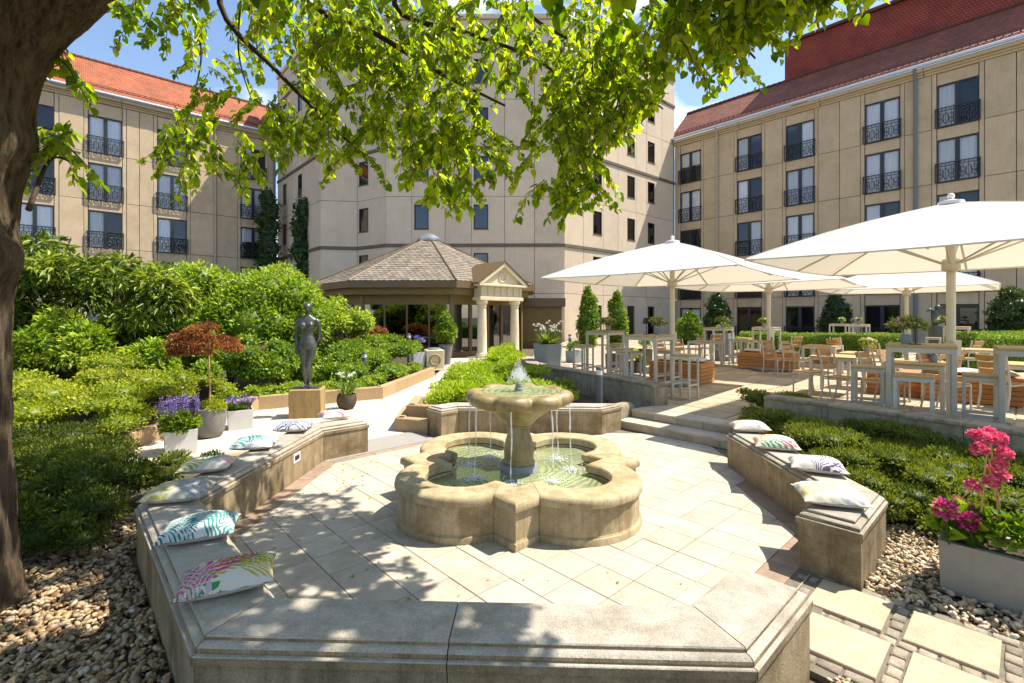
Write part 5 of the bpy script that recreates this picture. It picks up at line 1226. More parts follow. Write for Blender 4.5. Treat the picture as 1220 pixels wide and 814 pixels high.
# ================================================================ cushions
def mth(t, op, a, b=None, clamp=False):
    n = t.nodes.new('ShaderNodeMath'); n.operation = op; n.use_clamp = clamp
    for i, q in enumerate((a, b)):
        if q is None: continue
        if isinstance(q, (int, float)): n.inputs[i].default_value = q
        else: t.links.new(q, n.inputs[i])
    return n.outputs[0]
def cushion_mat(name, base, fronds, warp=.055):
    """printed palm fronds: chevron stripes inside leaf outlines"""
    m, t, p, out = nodes(name); Lk = t.links.new
    tcn = N(t, 'ShaderNodeTexCoord'); ns = N(t, 'ShaderNodeTexNoise', Scale=6.0, Detail=3); Lk(tcn.outputs['Object'], ns.inputs['Vector'])
    sp_ = N(t, 'ShaderNodeSeparateXYZ'); Lk(tcn.outputs['Object'], sp_.inputs[0]); wf_ = mth(t, 'MULTIPLY', mth(t, 'SUBTRACT', ns.outputs['Fac'], .5), warp*2)
    X = mth(t, 'ADD', sp_.outputs[0], wf_); Y = mth(t, 'SUBTRACT', sp_.outputs[1], wf_)
    rgb = N(t, 'ShaderNodeRGB'); rgb.outputs[0].default_value = c3(tuple(x*.84 for x in base)); cur = rgb.outputs[0]
    for (cx, cy, ang, Lf, Wf, fq, col, slant) in fronds:
        ca, sa = math.cos(R(ang)), math.sin(R(ang)); dx = mth(t, 'SUBTRACT', X, cx); dy = mth(t, 'SUBTRACT', Y, cy)
        pp = mth(t, 'ADD', mth(t, 'MULTIPLY', dx, ca), mth(t, 'MULTIPLY', dy, sa)); qq = mth(t, 'SUBTRACT', mth(t, 'MULTIPLY', dy, ca), mth(t, 'MULTIPLY', dx, sa))
        aq = mth(t, 'ABSOLUTE', qq); bent = mth(t, 'SUBTRACT', mth(t, 'MULTIPLY', aq, slant*1.5), mth(t, 'MULTIPLY', mth(t, 'MULTIPLY', aq, aq), 4.5)); st_ = mth(t, 'SINE', mth(t, 'MULTIPLY', mth(t, 'SUBTRACT', pp, bent), fq*1.15))
        e1 = mth(t, 'DIVIDE', pp, Lf*1.12); e2 = mth(t, 'DIVIDE', qq, Wf*1.15); env = mth(t, 'SUBTRACT', 1.0, mth(t, 'ADD', mth(t, 'MULTIPLY', e1, e1), mth(t, 'MULTIPLY', e2, e2)))
        msk = mth(t, 'MULTIPLY', mth(t, 'MULTIPLY', mth(t, 'ADD', st_, .25), 2.2, True), mth(t, 'MULTIPLY', env, 6.0, True), True)
        mxn = N(t, 'ShaderNodeMixRGB'); mxn.inputs[2].default_value = c3(col); Lk(msk, mxn.inputs[0]); Lk(cur, mxn.inputs[1]); cur = mxn.outputs[0]
    Lk(cur, p.inputs['Base Color']); p.inputs['Roughness'].default_value = .95; p.inputs['Specular IOR Level'].default_value = .1
    nb_ = N(t, 'ShaderNodeTexNoise', Scale=12.0, Detail=4); Lk(tcn.outputs['Object'], nb_.inputs['Vector']); bp = N(t, 'ShaderNodeBump', Strength=.5, Distance=.02); Lk(nb_.outputs['Fac'], bp.inputs['Height']); Lk(bp.outputs[0], p.inputs['Normal'])
    return m
def cushion_mesh(lx, ly, th, mat, seed=0):
    n = 20; V = []; Fs = []; Mi = []; rs_ = random.Random(seed); k1, k2 = rs_.uniform(0, 6), rs_.uniform(0, 6)
    for sgn in (1, -1):
        b = len(V)
        for j in range(n+1):
            for i in range(n+1):
                u = -1+2*i/n; v = -1+2*j/n; pin = 1-.055*(1-u*u)*abs(v)**6; pin2 = 1-.055*(1-v*v)*abs(u)**6
                h = max(0, (1-abs(u)**2.6))**.55*max(0, (1-abs(v)**2.6))**.55
                z = sgn*th*.5*h*(1+.10*math.sin(3*u+k1)*math.cos(2.5*v+k2)) if sgn > 0 else -th*.30*h
                cr = .004*math.sin(14*u+9*v+k1)*(1-h)*(1 if sgn > 0 else 0)
                V.append((u*lx*.5*pin2, v*ly*.5*pin, z+cr+.0))
        for j in range(n):
            for i in range(n):
                a = b+j*(n+1)+i; q = (a, a+1, a+n+2, a+n+1); Fs.append(q if sgn > 0 else q[::-1]); Mi.append(0 if sgn > 0 else 1)
    mb = MB(); mb.v = V; mb.f = Fs; mb.m = Mi; me = mb.mesh('cushion', [mat, M['cloth']], smooth=180); return me
teal, dteal, navy = (.05,.24,.22), (.02,.14,.15), (.04,.06,.14)
green, yel, pink, rose = (.05,.22,.07), (.42,.34,.04), (.52,.05,.14), (.62,.22,.28); wht = (.66,.62,.55)
CS = [
 ('cushion with pink, yellow and green tropical leaves at the bench corner', (272,690), (.50,.34), 24, [(.08,.02,25,.20,.09,150,yel,1.0),(-.16,-.10,-35,.16,.08,170,green,1.2),(.14,.09,40,.18,.10,130,green,1.1),(-.05,.0,35,.20,.085,75,pink,1.3),(.2,-.05,10,.12,.08,170,yel,1),(-.2,.08,80,.1,.06,160,(.25,.05,.18),1)], wht),
 ('white cushion with thin teal palm fronds on the slanting bench', (238,632), (.48,.36), 22, [(.06,.06,35,.24,.11,150,teal,1.3),(-.13,-.08,-15,.15,.10,170,dteal,1.4),(.16,-.06,70,.14,.10,160,teal,1.2)], (.68,.68,.66)),
 ('grey and mustard frond cushion at the bend of the long bench', (214,588), (.48,.38), 10, [(-.08,.0,55,.20,.14,150,(.35,.31,.08),1.2),(.12,.02,120,.2,.12,150,(.17,.2,.25),1.2)], (.5,.48,.43)),
 ('cushion with plum, green and rose leaves above the step light', (248,556), (.47,.38), 14, [(-.1,-.07,15,.2,.08,140,(.3,.33,.05),1.1),(-.08,.09,35,.15,.07,130,(.26,.06,.17),1.2),(.08,.06,60,.16,.10,120,(.03,.19,.13),1.2),(.19,.0,80,.1,.05,150,rose,1)], wht),
 ('pale cushion with teal jungle leaves on the long bench', (303,530), (.47,.38), 14, [(-.1,-.05,20,.17,.09,110,teal,1.2),(.06,.05,70,.18,.11,100,dteal,1.1),(.15,-.05,-20,.14,.08,120,teal,1.2)], (.62,.65,.65)),
 ('navy striped zebra leaf cushion on the long bench', (350,510), (.45,.40), 8, [(-.05,.0,65,.22,.16,130,navy,1.3),(.13,.0,115,.2,.13,140,navy,1.2)], (.62,.63,.66)),
 ('pink and yellow blossom cushion on the bench end block near the statue', (398,496), (.42,.36), 35, [(-.08,-.03,30,.12,.08,90,rose,.8),(.08,.03,80,.12,.09,80,yel,.8),(.0,.1,10,.14,.05,110,(.1,.25,.2),1),(.12,-.08,20,.1,.06,80,pink,.8)], wht),
 ('white cushion with faint grey yellow print beside the steps', (893,510), (.47,.38), -14, [(-.1,.0,30,.14,.06,120,(.45,.38,.15),1),(.1,-.06,60,.1,.05,120,(.3,.25,.35),1)], (.72,.67,.60)),
 ('white cushion with red and green floral border on the short bench', (924,530), (.48,.38), -20, [(-.13,-.02,40,.12,.07,110,(.55,.25,.12),1),(.05,-.12,5,.2,.05,120,(.08,.25,.12),1),(.15,-.12,10,.1,.03,140,pink,1),(-.05,.08,20,.1,.05,120,yel,1)], (.72,.67,.60)),
 ('white cushion with a dark violet palm fan on the short bench', (973,556), (.50,.40), -24, [(.06,-.06,60,.13,.12,140,(.10,.08,.17),1.3),(.2,-.11,15,.08,.05,130,(.10,.08,.17),1),(-.1,.1,20,.14,.05,150,(.4,.36,.4),1)], (.72,.68,.63)),
 ('cream cushion with gold leaf print on the short bench end block', (989,592), (.50,.42), -16, [(-.08,-.04,10,.2,.08,130,(.60,.46,.16),1),(.12,-.12,30,.1,.06,140,(.34,.36,.42),1),(.05,.1,40,.16,.07,130,(.62,.54,.32),1)], (.74,.68,.55))]
for i, (lab, (px, py), (lx, ly), rz, fr, base) in enumerate(CS):
    p = G(px, py, .455); o = link('cushion', cushion_mesh(lx*.87, ly*.90, .155, cushion_mat('printed_cotton', base, fr+[(-fr[0][0]*1.6, -fr[0][1]-.06, fr[0][2]+70, .13, .07, 160, tuple(.5*a+.5*b for a, b in zip(fr[-1][6], base)), 1.1), (.17, .13, 130, .12, .06, 170, tuple(.6*a+.4*b for a, b in zip(fr[0][6], base)), 1.1), (-.2, .12, 60, .11, .06, 150, tuple(.6*a+.4*b for a, b in zip(fr[1][6], base)), 1.1)]), i), None, (p.x, p.y, BZ+.047), rot=(R(random.uniform(-2, 2)), R(random.uniform(-2, 2)), R(rz)))
    tag(o, lab, 'cushion', 'printed cushions on the stone benches')

# ================================================================ pots and planters on the left
def square_planter(name, label, x, y, z, s, h, rz, mat, taper=.94, sy=None):
    root = empty(name, (x, y, z), rz, label, 'planter'); sy = sy or s
    r0 = [(-s/2*taper, -sy/2*taper), (s/2*taper, -sy/2*taper), (s/2*taper, sy/2*taper), (-s/2*taper, sy/2*taper)]; r1 = [(-s/2, -sy/2), (s/2, -sy/2), (s/2, sy/2), (-s/2, sy/2)]
    k = .93; r2_ = [(q[0]*k, q[1]*(1-(1-k)*s/sy)) for q in r1]
    MB().rings([[(*q, 0) for q in r0], [(*q, h-.004) for q in r1], [(q[0]*.99, q[1]*.99, h) for q in r1], [(*q, h) for q in r2_], [(*q, h-.05) for q in r2_]]).build('box', M[mat], root)
    MB().box(-s/2*k*.97, s/2*k*.97, -sy/2+s*.04, sy/2-s*.04, h-.09, h-.035).build('soil', M['soil'], root); return root
def loc_foliage(root, name, clumps, n, size, width, mat, **kw):
    o = link(name, foliage(clumps, n, size, width, mat, **kw), root); return o
def spikes(root, name, n, r, z0, h, mat, m=40, fl=.014, base=.5, r2f=1.25):
    """upright flower spikes set with little florets"""
    pos, ax, nr = [], [], []; st_ = MB()
    for k in range(n):
        a = random.uniform(0, 6.283); q = r*math.sqrt(random.random()); x, y = q*math.cos(a), q*math.sin(a); hh = h*random.uniform(.75, 1.1); tx, ty = x*r2f+random.gauss(0, .02), y*r2f+random.gauss(0, .02)
        st_.tube([(x, y, z0), ((x+tx)/2, (y+ty)/2, z0+hh*.5), (tx, ty, z0+hh)], [.004, .003, .0015], 4)
        for i in range(m):
            u = base+(1-base)*random.random(); b = random.uniform(0, 6.283); pos.append((x+(tx-x)*u+.008*math.cos(b), y+(ty-y)*u+.008*math.sin(b), z0+hh*u)); ax.append((math.cos(b), math.sin(b), .5)); nr.append((0, 0, 1))
    link('stems', st_.mesh('stems', M['cane' if False else 'twig']), root)
    return tag(link(name, leaves_mesh(name, np.array(pos), np.array(ax), np.array(nr)+RNG.normal(0, .3, (len(pos), 3)), fl*RNG.uniform(.7, 1.3, len(pos)), fl*.8, mat), root), kind='stuff')
p = G(215, 538); t_ = square_planter('lavender_planter', 'pale square planter with violet blue salvia spikes by the kerb', p.x, p.y, 0, .36, .31, R(38), 'whitepot')
loc_foliage(t_, 'leaves', [(np.array((0, 0, .36)), np.array((.21, .21, .13)))]+clumpify((0, 0, .38), (.2, .2, .12), 8), 1600, .07, .028, M['l_bright'], tone=.55, up=.5)
spikes(t_, 'flowers', 34, .2, .36, .38, M['f_lav'], 45, .02)
p = G(250, 520); t_ = empty('maple_pot', (p.x, p.y, 0), 0, 'round dark concrete pot with a standard red maple', 'potted plant')
MB().lathe([(.13,0),(.165,.02),(.195,.10),(.215,.22),(.22,.36),(.218,.43),(.205,.435),(.198,.40),(.19,.38)], 32).build('pot', M['concpot'], t_, smooth=40)
MB().lathe([(.195,.36),(.01,.385)], 20, cap0=True).build('soil', M['soil'], t_)
MB().tube([(-.01,0,.38),(0,.01,.7),(-.012,0,1.0),(-.01,0,1.3)], [.016,.013,.012,.01], 8).build('stem', M['cane'], t_, smooth=60)
for q in range(9):
    a = q*.698; MB().tube([(-.01,0,1.25), (.2*math.cos(a), .16*math.sin(a), 1.42), (.42*math.cos(a), .34*math.sin(a), 1.46+.06*math.sin(q*2))], [.009,.006,.002], 5).build('twig', M['twig'], t_)
mc = clumpify((-.08,0,1.46), (.50,.46,.24), 26, (.16,.30), -.1); mc = [(c-np.array((0, 0, .25*((c[0]+.05)**2+c[1]**2)/.25)), r) for c, r in mc]
loc_foliage(t_, 'crown', mc, 4200, .06, .016, M['l_maple'], tmpl='lance', tone=.5, droop=.4, up=0, zmin=-.6, shell=.3)
loc_foliage(t_, 'underplanting', clumpify((.02,0,.43), (.19,.19,.08), 9), 900, .05, .022, M['l_gold'], tone=.6, up=.5)
p = G(286, 509); t_ = square_planter('violet_planter', 'low pale square planter with small mauve flowers near the statue', p.x, p.y, 0, .36, .30, R(33), 'whitepot')
loc_foliage(t_, 'leaves', clumpify((0, 0, .33), (.17, .17, .07), 8), 700, .06, .02, M['l_box'], tone=.5, up=.5)
spikes(t_, 'flowers', 40, .17, .32, .16, M['f_lav'], 16, .022, .6, 1.5)
p = G(413, 487); t_ = empty('lily_pot', (p.x, p.y, 0), 0, 'round brown pot with arching leaves and white lilies beside the pedestal', 'potted plant')
MB().lathe([(.10,0),(.14,.02),(.18,.10),(.19,.18),(.175,.26),(.16,.29),(.15,.28),(.15,.25)], 28).build('pot', M['bronzepot'], t_, smooth=40)
MB().lathe([(.152,.24),(.01,.26)], 16).build('soil', M['soil'], t_)
def arching(root, n, r, z, ln, wd, mat, name='leaves', k=6, up=1.0):
    m = MB(); rv = []
    for q in range(n):
        a = random.uniform(0, 6.283); l = ln*random.uniform(.7, 1.15); tilt = random.uniform(.15, .9); b = len(m.v); rd = random.random()
        for i in range(k+1):
            u = i/k; rad = r*.4+l*tilt*u; zz = z+l*up*(u*(1.15-tilt*.55)-.55*tilt*u*u); w_ = wd*(1-u**2)*.5+.0008
            x, y = rad*math.cos(a), rad*math.sin(a); m.v += [(x-w_*math.sin(a), y+w_*math.cos(a), zz), (x+w_*math.sin(a), y-w_*math.cos(a), zz)]; rv += [rd, rd]
        for i in range(k): m.f.append((b+2*i, b+2*i+1, b+2*i+3, b+2*i+2)); m.m.append(0)
    me = m.mesh(name, mat, smooth=180); at_ = me.attributes.new('rnd', 'FLOAT', 'POINT'); at_.data.foreach_set('value', rv); return link(name, me, root)
arching(t_, 110, .15, .26, .36, .022, M['l_grass'])
def flowerhead(root, c, r, mat, n=60, zmin=-.3, pl=None, wd=.75, name='bloom', jit=.25):
    d = unit(n, zmin); pos = np.array(c)+d*r*RNG.uniform(.35, .75, (n, 1)); ax = d+RNG.normal(0, jit, (n, 3))+np.array((0, 0, .25)); s = (pl or r*.6)*RNG.uniform(.7, 1.2, n)
    return link(name, leaves_mesh(name, pos, ax, np.array((0, 0, 1.0))+d*.2+RNG.normal(0, .3, (n, 3)), s, s*wd, mat, 'petal'), root)
for q in range(6):
    a = q*1.05+.3; x, y, z = .14*math.cos(a), .14*math.sin(a), .62+random.uniform(-.03, .05); MB().tube([(x*.3, y*.3, .28), (x, y, z)], .005, 5).build('flower_stalk', M['l_grass'], t_); flowerhead(t_, (x, y, z), .055, M['f_white'], 18, .0)
# pedestal and statue
p = G(367, 496); ped = Vector((p.x-.03, p.y+.05, 0))
pe = MB(); hw, hd = .27, .24; pe.box(-hw, hw, -hd, hd, -.02, .50, bev=.012)
peo = pe.build('pedestal', M['pedestal'], loc=ped, rz=R(12)); tag(peo, 'weathered yellow sandstone block under the bronze statue', 'pedestal')
sta = empty('bronze_statue', (ped.x, ped.y, .50), R(8), 'bronze statue of a standing woman on a sandstone block', 'statue')
MB().box(-.24, .22, -.13, .17, 0, .022, bev=.004).build('base_plate', M['bronze'], sta)
def body():
    m = MB()
    def ell(c, rx, ry, n=18): return [(c[0]+rx*math.cos(2*math.pi*k/n), c[1]+ry*math.sin(2*math.pi*k/n), c[2]) for k in range(n)]
    S = 1.5/1.68
    # torso, front towards -y; weight on her right leg
    T = [(.005,0,.78,.135,.105),(.0,.005,.84,.168,.125),(-.004,.008,.90,.172,.128),(-.006,.004,.97,.150,.108),(-.008,-.002,1.04,.122,.09),(-.008,-.006,1.10,.120,.088),(-.006,-.006,1.17,.135,.096),(-.004,-.002,1.24,.150,.10),(-.002,.004,1.31,.158,.095),(0,.012,1.37,.165,.082),(0,.018,1.41,.145,.068),(0,.02,1.44,.09,.058),(0,.018,1.47,.056,.052),(0,.010,1.53,.05,.05)]
    m.rings([ell((x*S, y*S, z*S), a*S, b*S) for x, y, z, a, b in T])
    def limb_(pts, n=12): 
        m.tube([Vector(q[:3])*S for q in pts], [q[3]*S for q in pts], n)
    limb_([(-.085,.01,.86,.095),(-.088,-.005,.78,.098),(-.080,-.012,.66,.085),(-.065,-.015,.54,.068),(-.055,-.018,.47,.058),(-.052,-.005,.40,.058),(-.05,.012,.31,.060),(-.045,.02,.20,.045),(-.04,.02,.10,.034),(-.04,.015,.045,.036)])
    limb_([(.085,.01,.86,.095),(.085,.005,.78,.096),(.070,-.005,.66,.083),(.046,-.02,.54,.066),(.030,-.045,.47,.056),(.026,-.03,.40,.056),(.030,.0,.31,.056),(.035,.02,.20,.043),(.04,.015,.10,.033),(.042,.0,.045,.036)])
    limb_([(-.04,.035,.03,.034),(-.05,-.03,.03,.038),(-.062,-.10,.024,.036),(-.07,-.155,.018,.022)]); limb_([(.045,.02,.03,.033),(.06,-.05,.03,.037),(.075,-.115,.024,.035),(.085,-.165,.018,.022)])
    # arms: right hangs, left goes behind the hip
    limb_([(-.150,.015,1.36,.056),(-.185,.02,1.32,.055),(-.212,.025,1.22,.046),(-.222,.03,1.10,.042),(-.222,.025,1.02,.038),(-.218,.01,.92,.034),(-.212,-.005,.83,.026),(-.21,-.01,.79,.030),(-.208,-.018,.72,.030),(-.205,-.025,.655,.016)])
    limb_([(.150,.015,1.36,.056),(.188,.02,1.32,.055),(.212,.035,1.22,.046),(.215,.06,1.10,.042),(.205,.085,1.03,.038),(.175,.11,.95,.034),(.14,.125,.89,.027),(.12,.13,.87,.03),(.08,.14,.85,.028),(.04,.14,.84,.016)])
    for s in (-1, 1): m.ball(Vector((s*.072, -.075, 1.245))*S, .066*S, 12, 8, sq=(1, .85, 1))
    for s in (-1, 1): m.ball(Vector((s*.075, .085, .86))*S, .09*S, 12, 8)
    # head turned slightly to her left and up
    q = Matrix.Rotation(R(14), 3, 'Z') @ Matrix.Rotation(R(-4), 3, 'X'); hc = Vector((0, 0, 1.60))
    def hb(c, r, sq=(1, 1, 1)):
        b = len(m.v); m.ball((0, 0, 0), r*S, 14, 10, sq=sq); off = (hc+q @ Vector(c))*S
        for i in range(b, len(m.v)): m.v[i] = tuple(q @ Vector(m.v[i])+off)
    hb((0, .008, .025), .083, (.92, 1.08, 1.05)); hb((0, -.022, -.035), .06, (.93, .95, 1.15)); hb((0, -.045, -.085), .026); hb((0, -.09, -.012), .015, (.8, 1, 1.8)); hb((0, -.082, -.052), .02, (1.4, .7, .6)); hb((0, -.076, .03), .05, (1.1, .35, .4))
    for s in (-1, 1): hb((s*.075, .01, -.005), .018, (.5, 1, 1.5)); hb((s*.03, -.07, .008), .014, (1.3, .7, .7))
    hb((0, .03, .045), .088, (.98, 1.0, .9)); hb((0, .10, .0), .04)
    me = m.mesh('body', M['bronze']); ob = link('body', me); rm = ob.modifiers.new('r', 'REMESH'); rm.mode = 'VOXEL'; rm.voxel_size = .009; sm = ob.modifiers.new('s', 'SMOOTH'); sm.iterations = 5; sm.factor = .5
    dg = bpy.context.evaluated_depsgraph_get(); me2 = bpy.data.meshes.new_from_object(ob.evaluated_get(dg)); bpy.data.objects.remove(ob)
    me2.polygons.foreach_set('use_smooth', [True]*len(me2.polygons)); return me2
link('body', body(), sta, (0, 0, .02))

# ================================================================ bollards, fossil stone, planters by the path
def bollard(px, py, d, zb, label, h=.62):
    x = PX(px, d); root = empty('bollard_light', (x, d, zb), 0, label, 'bollard', 'garden bollard lights')
    MB().lathe([(.055,0),(.055,h-.14)], 18).build('post', M['bolA'], root, smooth=40); MB().lathe([(.052,h-.14),(.052,h-.055)], 18).build('lens', M['bolB'], root, smooth=40)
    MB().lathe([(.057,h-.055),(.057,h-.03),(.048,h-.005),(.02,h+.006)], 18).build('cap', M['bolA'], root, smooth=40)
bollard(434, 421, 12.0, .12, 'bollard light rising from the rounded hedge mound', .80)
bollard(487, 400, 15.5, .10, 'bollard light beside the purple agapanthus', 1.15)
bollard(714, 437, 8.35, .13, 'bollard light in front of the bent retaining wall', .80)
bollard(679, 397, 17.0, TZ, 'bollard light at the far end of the terrace by the tower', .92)
x, y = PX(517, 16.3), 16.3
fs = empty('stone_cube', (x, y, 0), R(18), 'carved stone cube with a ring hollow beside the path', 'sculpture')
MB().box(-.30, .30, -.30, .30, 0, .68, bev=.02).build('block', M['ivory'], fs); MB().box(-.36, .36, -.36, .36, .0, .05, bev=.01).build('plinth', M['ivory'], fs)
MB().tube([(.17*math.cos(i*.2618), -.302, .36+.17*math.sin(i*.2618)) for i in range(25)], .028, 6).build('ring', M['pedestal'], fs, smooth=60)
MB().lathe([(.20,.68),(.22,.72),(.18,.74)], 20).build('dish', M['lead'], fs, smooth=40)
x, y = PX(497, 16.0), 16.0; t_ = square_planter('agapanthus_planter', 'small white planter with violet agapanthus ball by the stone cube', x, y, .12, .38, .5, R(30), 'whitepot')
arching(t_, 70, .1, .5, .38, .03, M['l_grass']); [flowerhead(t_, (random.uniform(-.12, .22), random.uniform(-.1, .1), .86+random.uniform(-.05, .08)), .13, M['f_lav'], 70) for _ in range(4)]
x, y = PX(531, 18.2), 18.2; t_ = empty('topiary_pot', (x, y, 0), 0, 'clipped box cone in a tall grey pot at the pavilion door', 'potted plant')
MB().lathe([(.17,0),(.27,.75),(.25,.76),(.24,.70)], 20).build('pot', M['concpot'], t_, smooth=40); loc_foliage(t_, 'foliage', [(np.array((0, 0, .95+.13*i)), np.array((.40-.035*abs(i-2)**1.4,)*2+(.25,))) for i in range(7)], 2600, .09, .05, M['l_box'], tone=.7); link('inner_foliage', blob_core([(np.array((0, 0, 1.3)), np.array((.36, .36, .55)))], M['l_box'], .85), t_)
# hexagonal planter with agapanthus on the terrace edge
x, y = PX(653, 13.4), 13.4
t_ = empty('hexagonal_planter', (x, y, .42), R(20), 'grey hexagonal planter with white agapanthus at the wall end', 'planter')
hexr = lambda r_: [(r_*math.cos(R(60*k)), r_*math.sin(R(60*k))) for k in range(6)]
MB().rings([[(*q, 0) for q in hexr(.40)], [(*q, .62) for q in hexr(.44)], [(*q, .62) for q in hexr(.40)], [(*q, .56) for q in hexr(.40)]]).build('box', M['bluepot'], t_)
MB().rings([[(*q, .5) for q in hexr(.39)], [(*q, .58) for q in hexr(.39)]]).build('soil', M['soil'], t_)
arching(t_, 160, .3, .58, .55, .03, M['l_grass'])
for q in range(26):
    a, r_ = random.uniform(0, 6.28), .42*math.sqrt(random.random()); xx, yy, zz = r_*math.cos(a), r_*math.sin(a), 1.05+random.uniform(-.1, .18); MB().tube([(xx*.5, yy*.5, .58), (xx, yy, zz)], .005, 4).build('flower_stalk', M['l_grass'], t_); flowerhead(t_, (xx, yy, zz), .05, M['f_white'], 16)
MB().prism(ccw([(x-.62, y-.5), (x+.55, y-.55), (x+.65, y+.6), (x-.5, y+.7)]), -.05, .42).build('plinth_slab', M['wallc'])
bpy.data.objects['plinth_slab']['label'] = 'concrete ledge under the hexagonal planter'; bpy.data.objects['plinth_slab']['category'] = 'ledge'

# ================================================================ flower planter in the right foreground
def fx(a, b): return L2W(*grid2loc(a, b))
cpt = G(1118, 702); ca_, cb_ = loc_ab(cpt.x, cpt.y); PL = 1.25; PW = .40
pcx = fx(ca_+PW/2, cb_-PL/2)
t_ = square_planter('flower_planter', 'long taupe planter box with pink and magenta flowers on the pebbles', pcx[0], pcx[1], -.01, PL, .335, R(-45)+PSI, 'greybox', .985, PW)
loc_foliage(t_, 'leaves', clumpify((.0, 0, .40), (.58, .17, .13), 26, (.25, .4)), 3600, .07, .045, M['l_box'], tone=.75, up=.35)
loc_foliage(t_, 'big_leaves', clumpify((-.52, -.05, .37), (.14, .14, .10), 6), 160, .13, .07, M['l_bright'], tone=.35, up=.3, tmpl='lance')
W_ = Matrix.Translation((pcx[0], pcx[1], -.01)) @ Matrix.Rotation(R(-45)+PSI, 4, 'Z'); Wi = W_.inverted()
def pl(px, py, d): q = Wi @ at(px, py, d); return tuple(q)
for px, py, d, r_ in ((1126,607,3.15,.082),(1154,622,3.12,.078),(1140,600,3.3,.06)): 
    c = pl(px, py, d); flowerhead(t_, c, r_*.92, M['f_mag'], 420, -.85, r_*.30, .75, jit=.12); MB().tube([(c[0]+.02, c[1], .33), c], .006, 5).build('flower_stalk', M['l_grass'], t_)
for px, py, d, r_ in ((1160,607,3.2,.05),(1187,622,3.1,.035)):
    c = pl(px, py, d); flowerhead(t_, c, r_, M['f_mag'], 160, -.75, r_*.38, .75, jit=.15)
for px, py, r_ in ((1170,520,.06),(1161,518,.045),(1190,524,.055),(1178,516,.05),(1167,536,.055),(1197,541,.055),(1191,553,.05),(1184,562,.05),(1193,567,.05),(1180,575,.05),(1158,579,.048)):
    c = pl(px, py, 3.12+random.uniform(-.06, .06)); flowerhead(t_, c, r_*.82, M['f_pink'], 170, -.75, r_*.42, .95, jit=.15)
for (xa, ya, xb, yb) in ((1169,610,1176,532),(1197,648,1180,530),(1199,650,1178,556)):
    MB().tube([pl(xa, ya, 3.12), pl(xb, yb, 3.12)], .006, 6).build('cane', M['cane'], t_, smooth=60)
for (xa, ya, xb, yb) in ((1186,600,1196,542),(1183,590,1160,580),(1180,560,1168,536)):
    MB().tube([pl(xa, ya, 3.12), pl((xa+xb)/2+2, (ya+yb)/2, 3.12), pl(xb, yb, 3.12)], .004, 5).build('flower_stalk', M['l_grass'], t_)
# ================================================================ terrace furniture
def t_bar_table():
    r = empty('bar_table'); s, h = .70, 1.18; e = .055
    for sx in (-1, 1):
        for sy in (-1, 1): MB().box(sx*(s/2)-(e if sx > 0 else 0), sx*(s/2)+(0 if sx > 0 else e), sy*(s/2)-(e if sy > 0 else 0), sy*(s/2)+(0 if sy > 0 else e), 0, h-.035, bev=.004).build('leg', M['alu'], r)
    for sy in (-1, 1): MB().box(-s/2+e, s/2-e, sy*(s/2-.035)-.03, sy*(s/2-.035)+.03, h-.10, h-.036).build('apron', M['alu'], r); MB().box(sy*(s/2-.035)-.03, sy*(s/2-.035)+.03, -s/2+e, s/2-e, h-.10, h-.036).build('apron', M['alu'], r)
    MB().box(-s/2+e, s/2-e, s/2-.05, s/2-.015, .22, .26).build('foot_rail', M['alu'], r); MB().box(-s/2+e, s/2-e, -s/2+.015, -s/2+.05, .22, .26).build('foot_rail', M['alu'], r)
    n = 7
    for k in range(n): MB().box(-s/2-.006+(s+.012)*k/n+.004, -s/2-.006+(s+.012)*(k+1)/n-.004, -s/2-.004, s/2+.004, h-.034, h, bev=.003).build('slat', M['teakt'], r)
    return r
def t_stool():
    r = empty('bar_stool'); s, h = .38, .83; e = .036
    for sx in (-1, 1):
        for sy in (-1, 1): MB().box(sx*(s/2)-(e if sx > 0 else 0), sx*(s/2)+(0 if sx > 0 else e), sy*(s/2)-(e if sy > 0 else 0), sy*(s/2)+(0 if sy > 0 else e), 0, h-.03, bev=.003).build('leg', M['alu'], r)
    for sy in (-1, 1):
        MB().box(-s/2+e, s/2-e, sy*(s/2-.022)-.02, sy*(s/2-.022)+.02, h-.075, h-.031).build('apron', M['alu'], r); MB().box(sy*(s/2-.022)-.02, sy*(s/2-.022)+.02, -s/2+e, s/2-e, h-.075, h-.031).build('apron', M['alu'], r)
        MB().box(-s/2+e, s/2-e, sy*(s/2-.022)-.014, sy*(s/2-.022)+.014, .25, .285).build('foot_rail', M['alu'], r); MB().box(sy*(s/2-.022)-.014, sy*(s/2-.022)+.014, -s/2+e, s/2-e, .31, .345).build('foot_rail', M['alu'], r)
    n = 6
    for k in range(n): MB().box(-s/2+.0+s*k/n+.003, -s/2+s*(k+1)/n-.003, -s/2-.003, s/2+.003, h-.03, h, bev=.003).build('slat', M['teakt'], r)
    return r
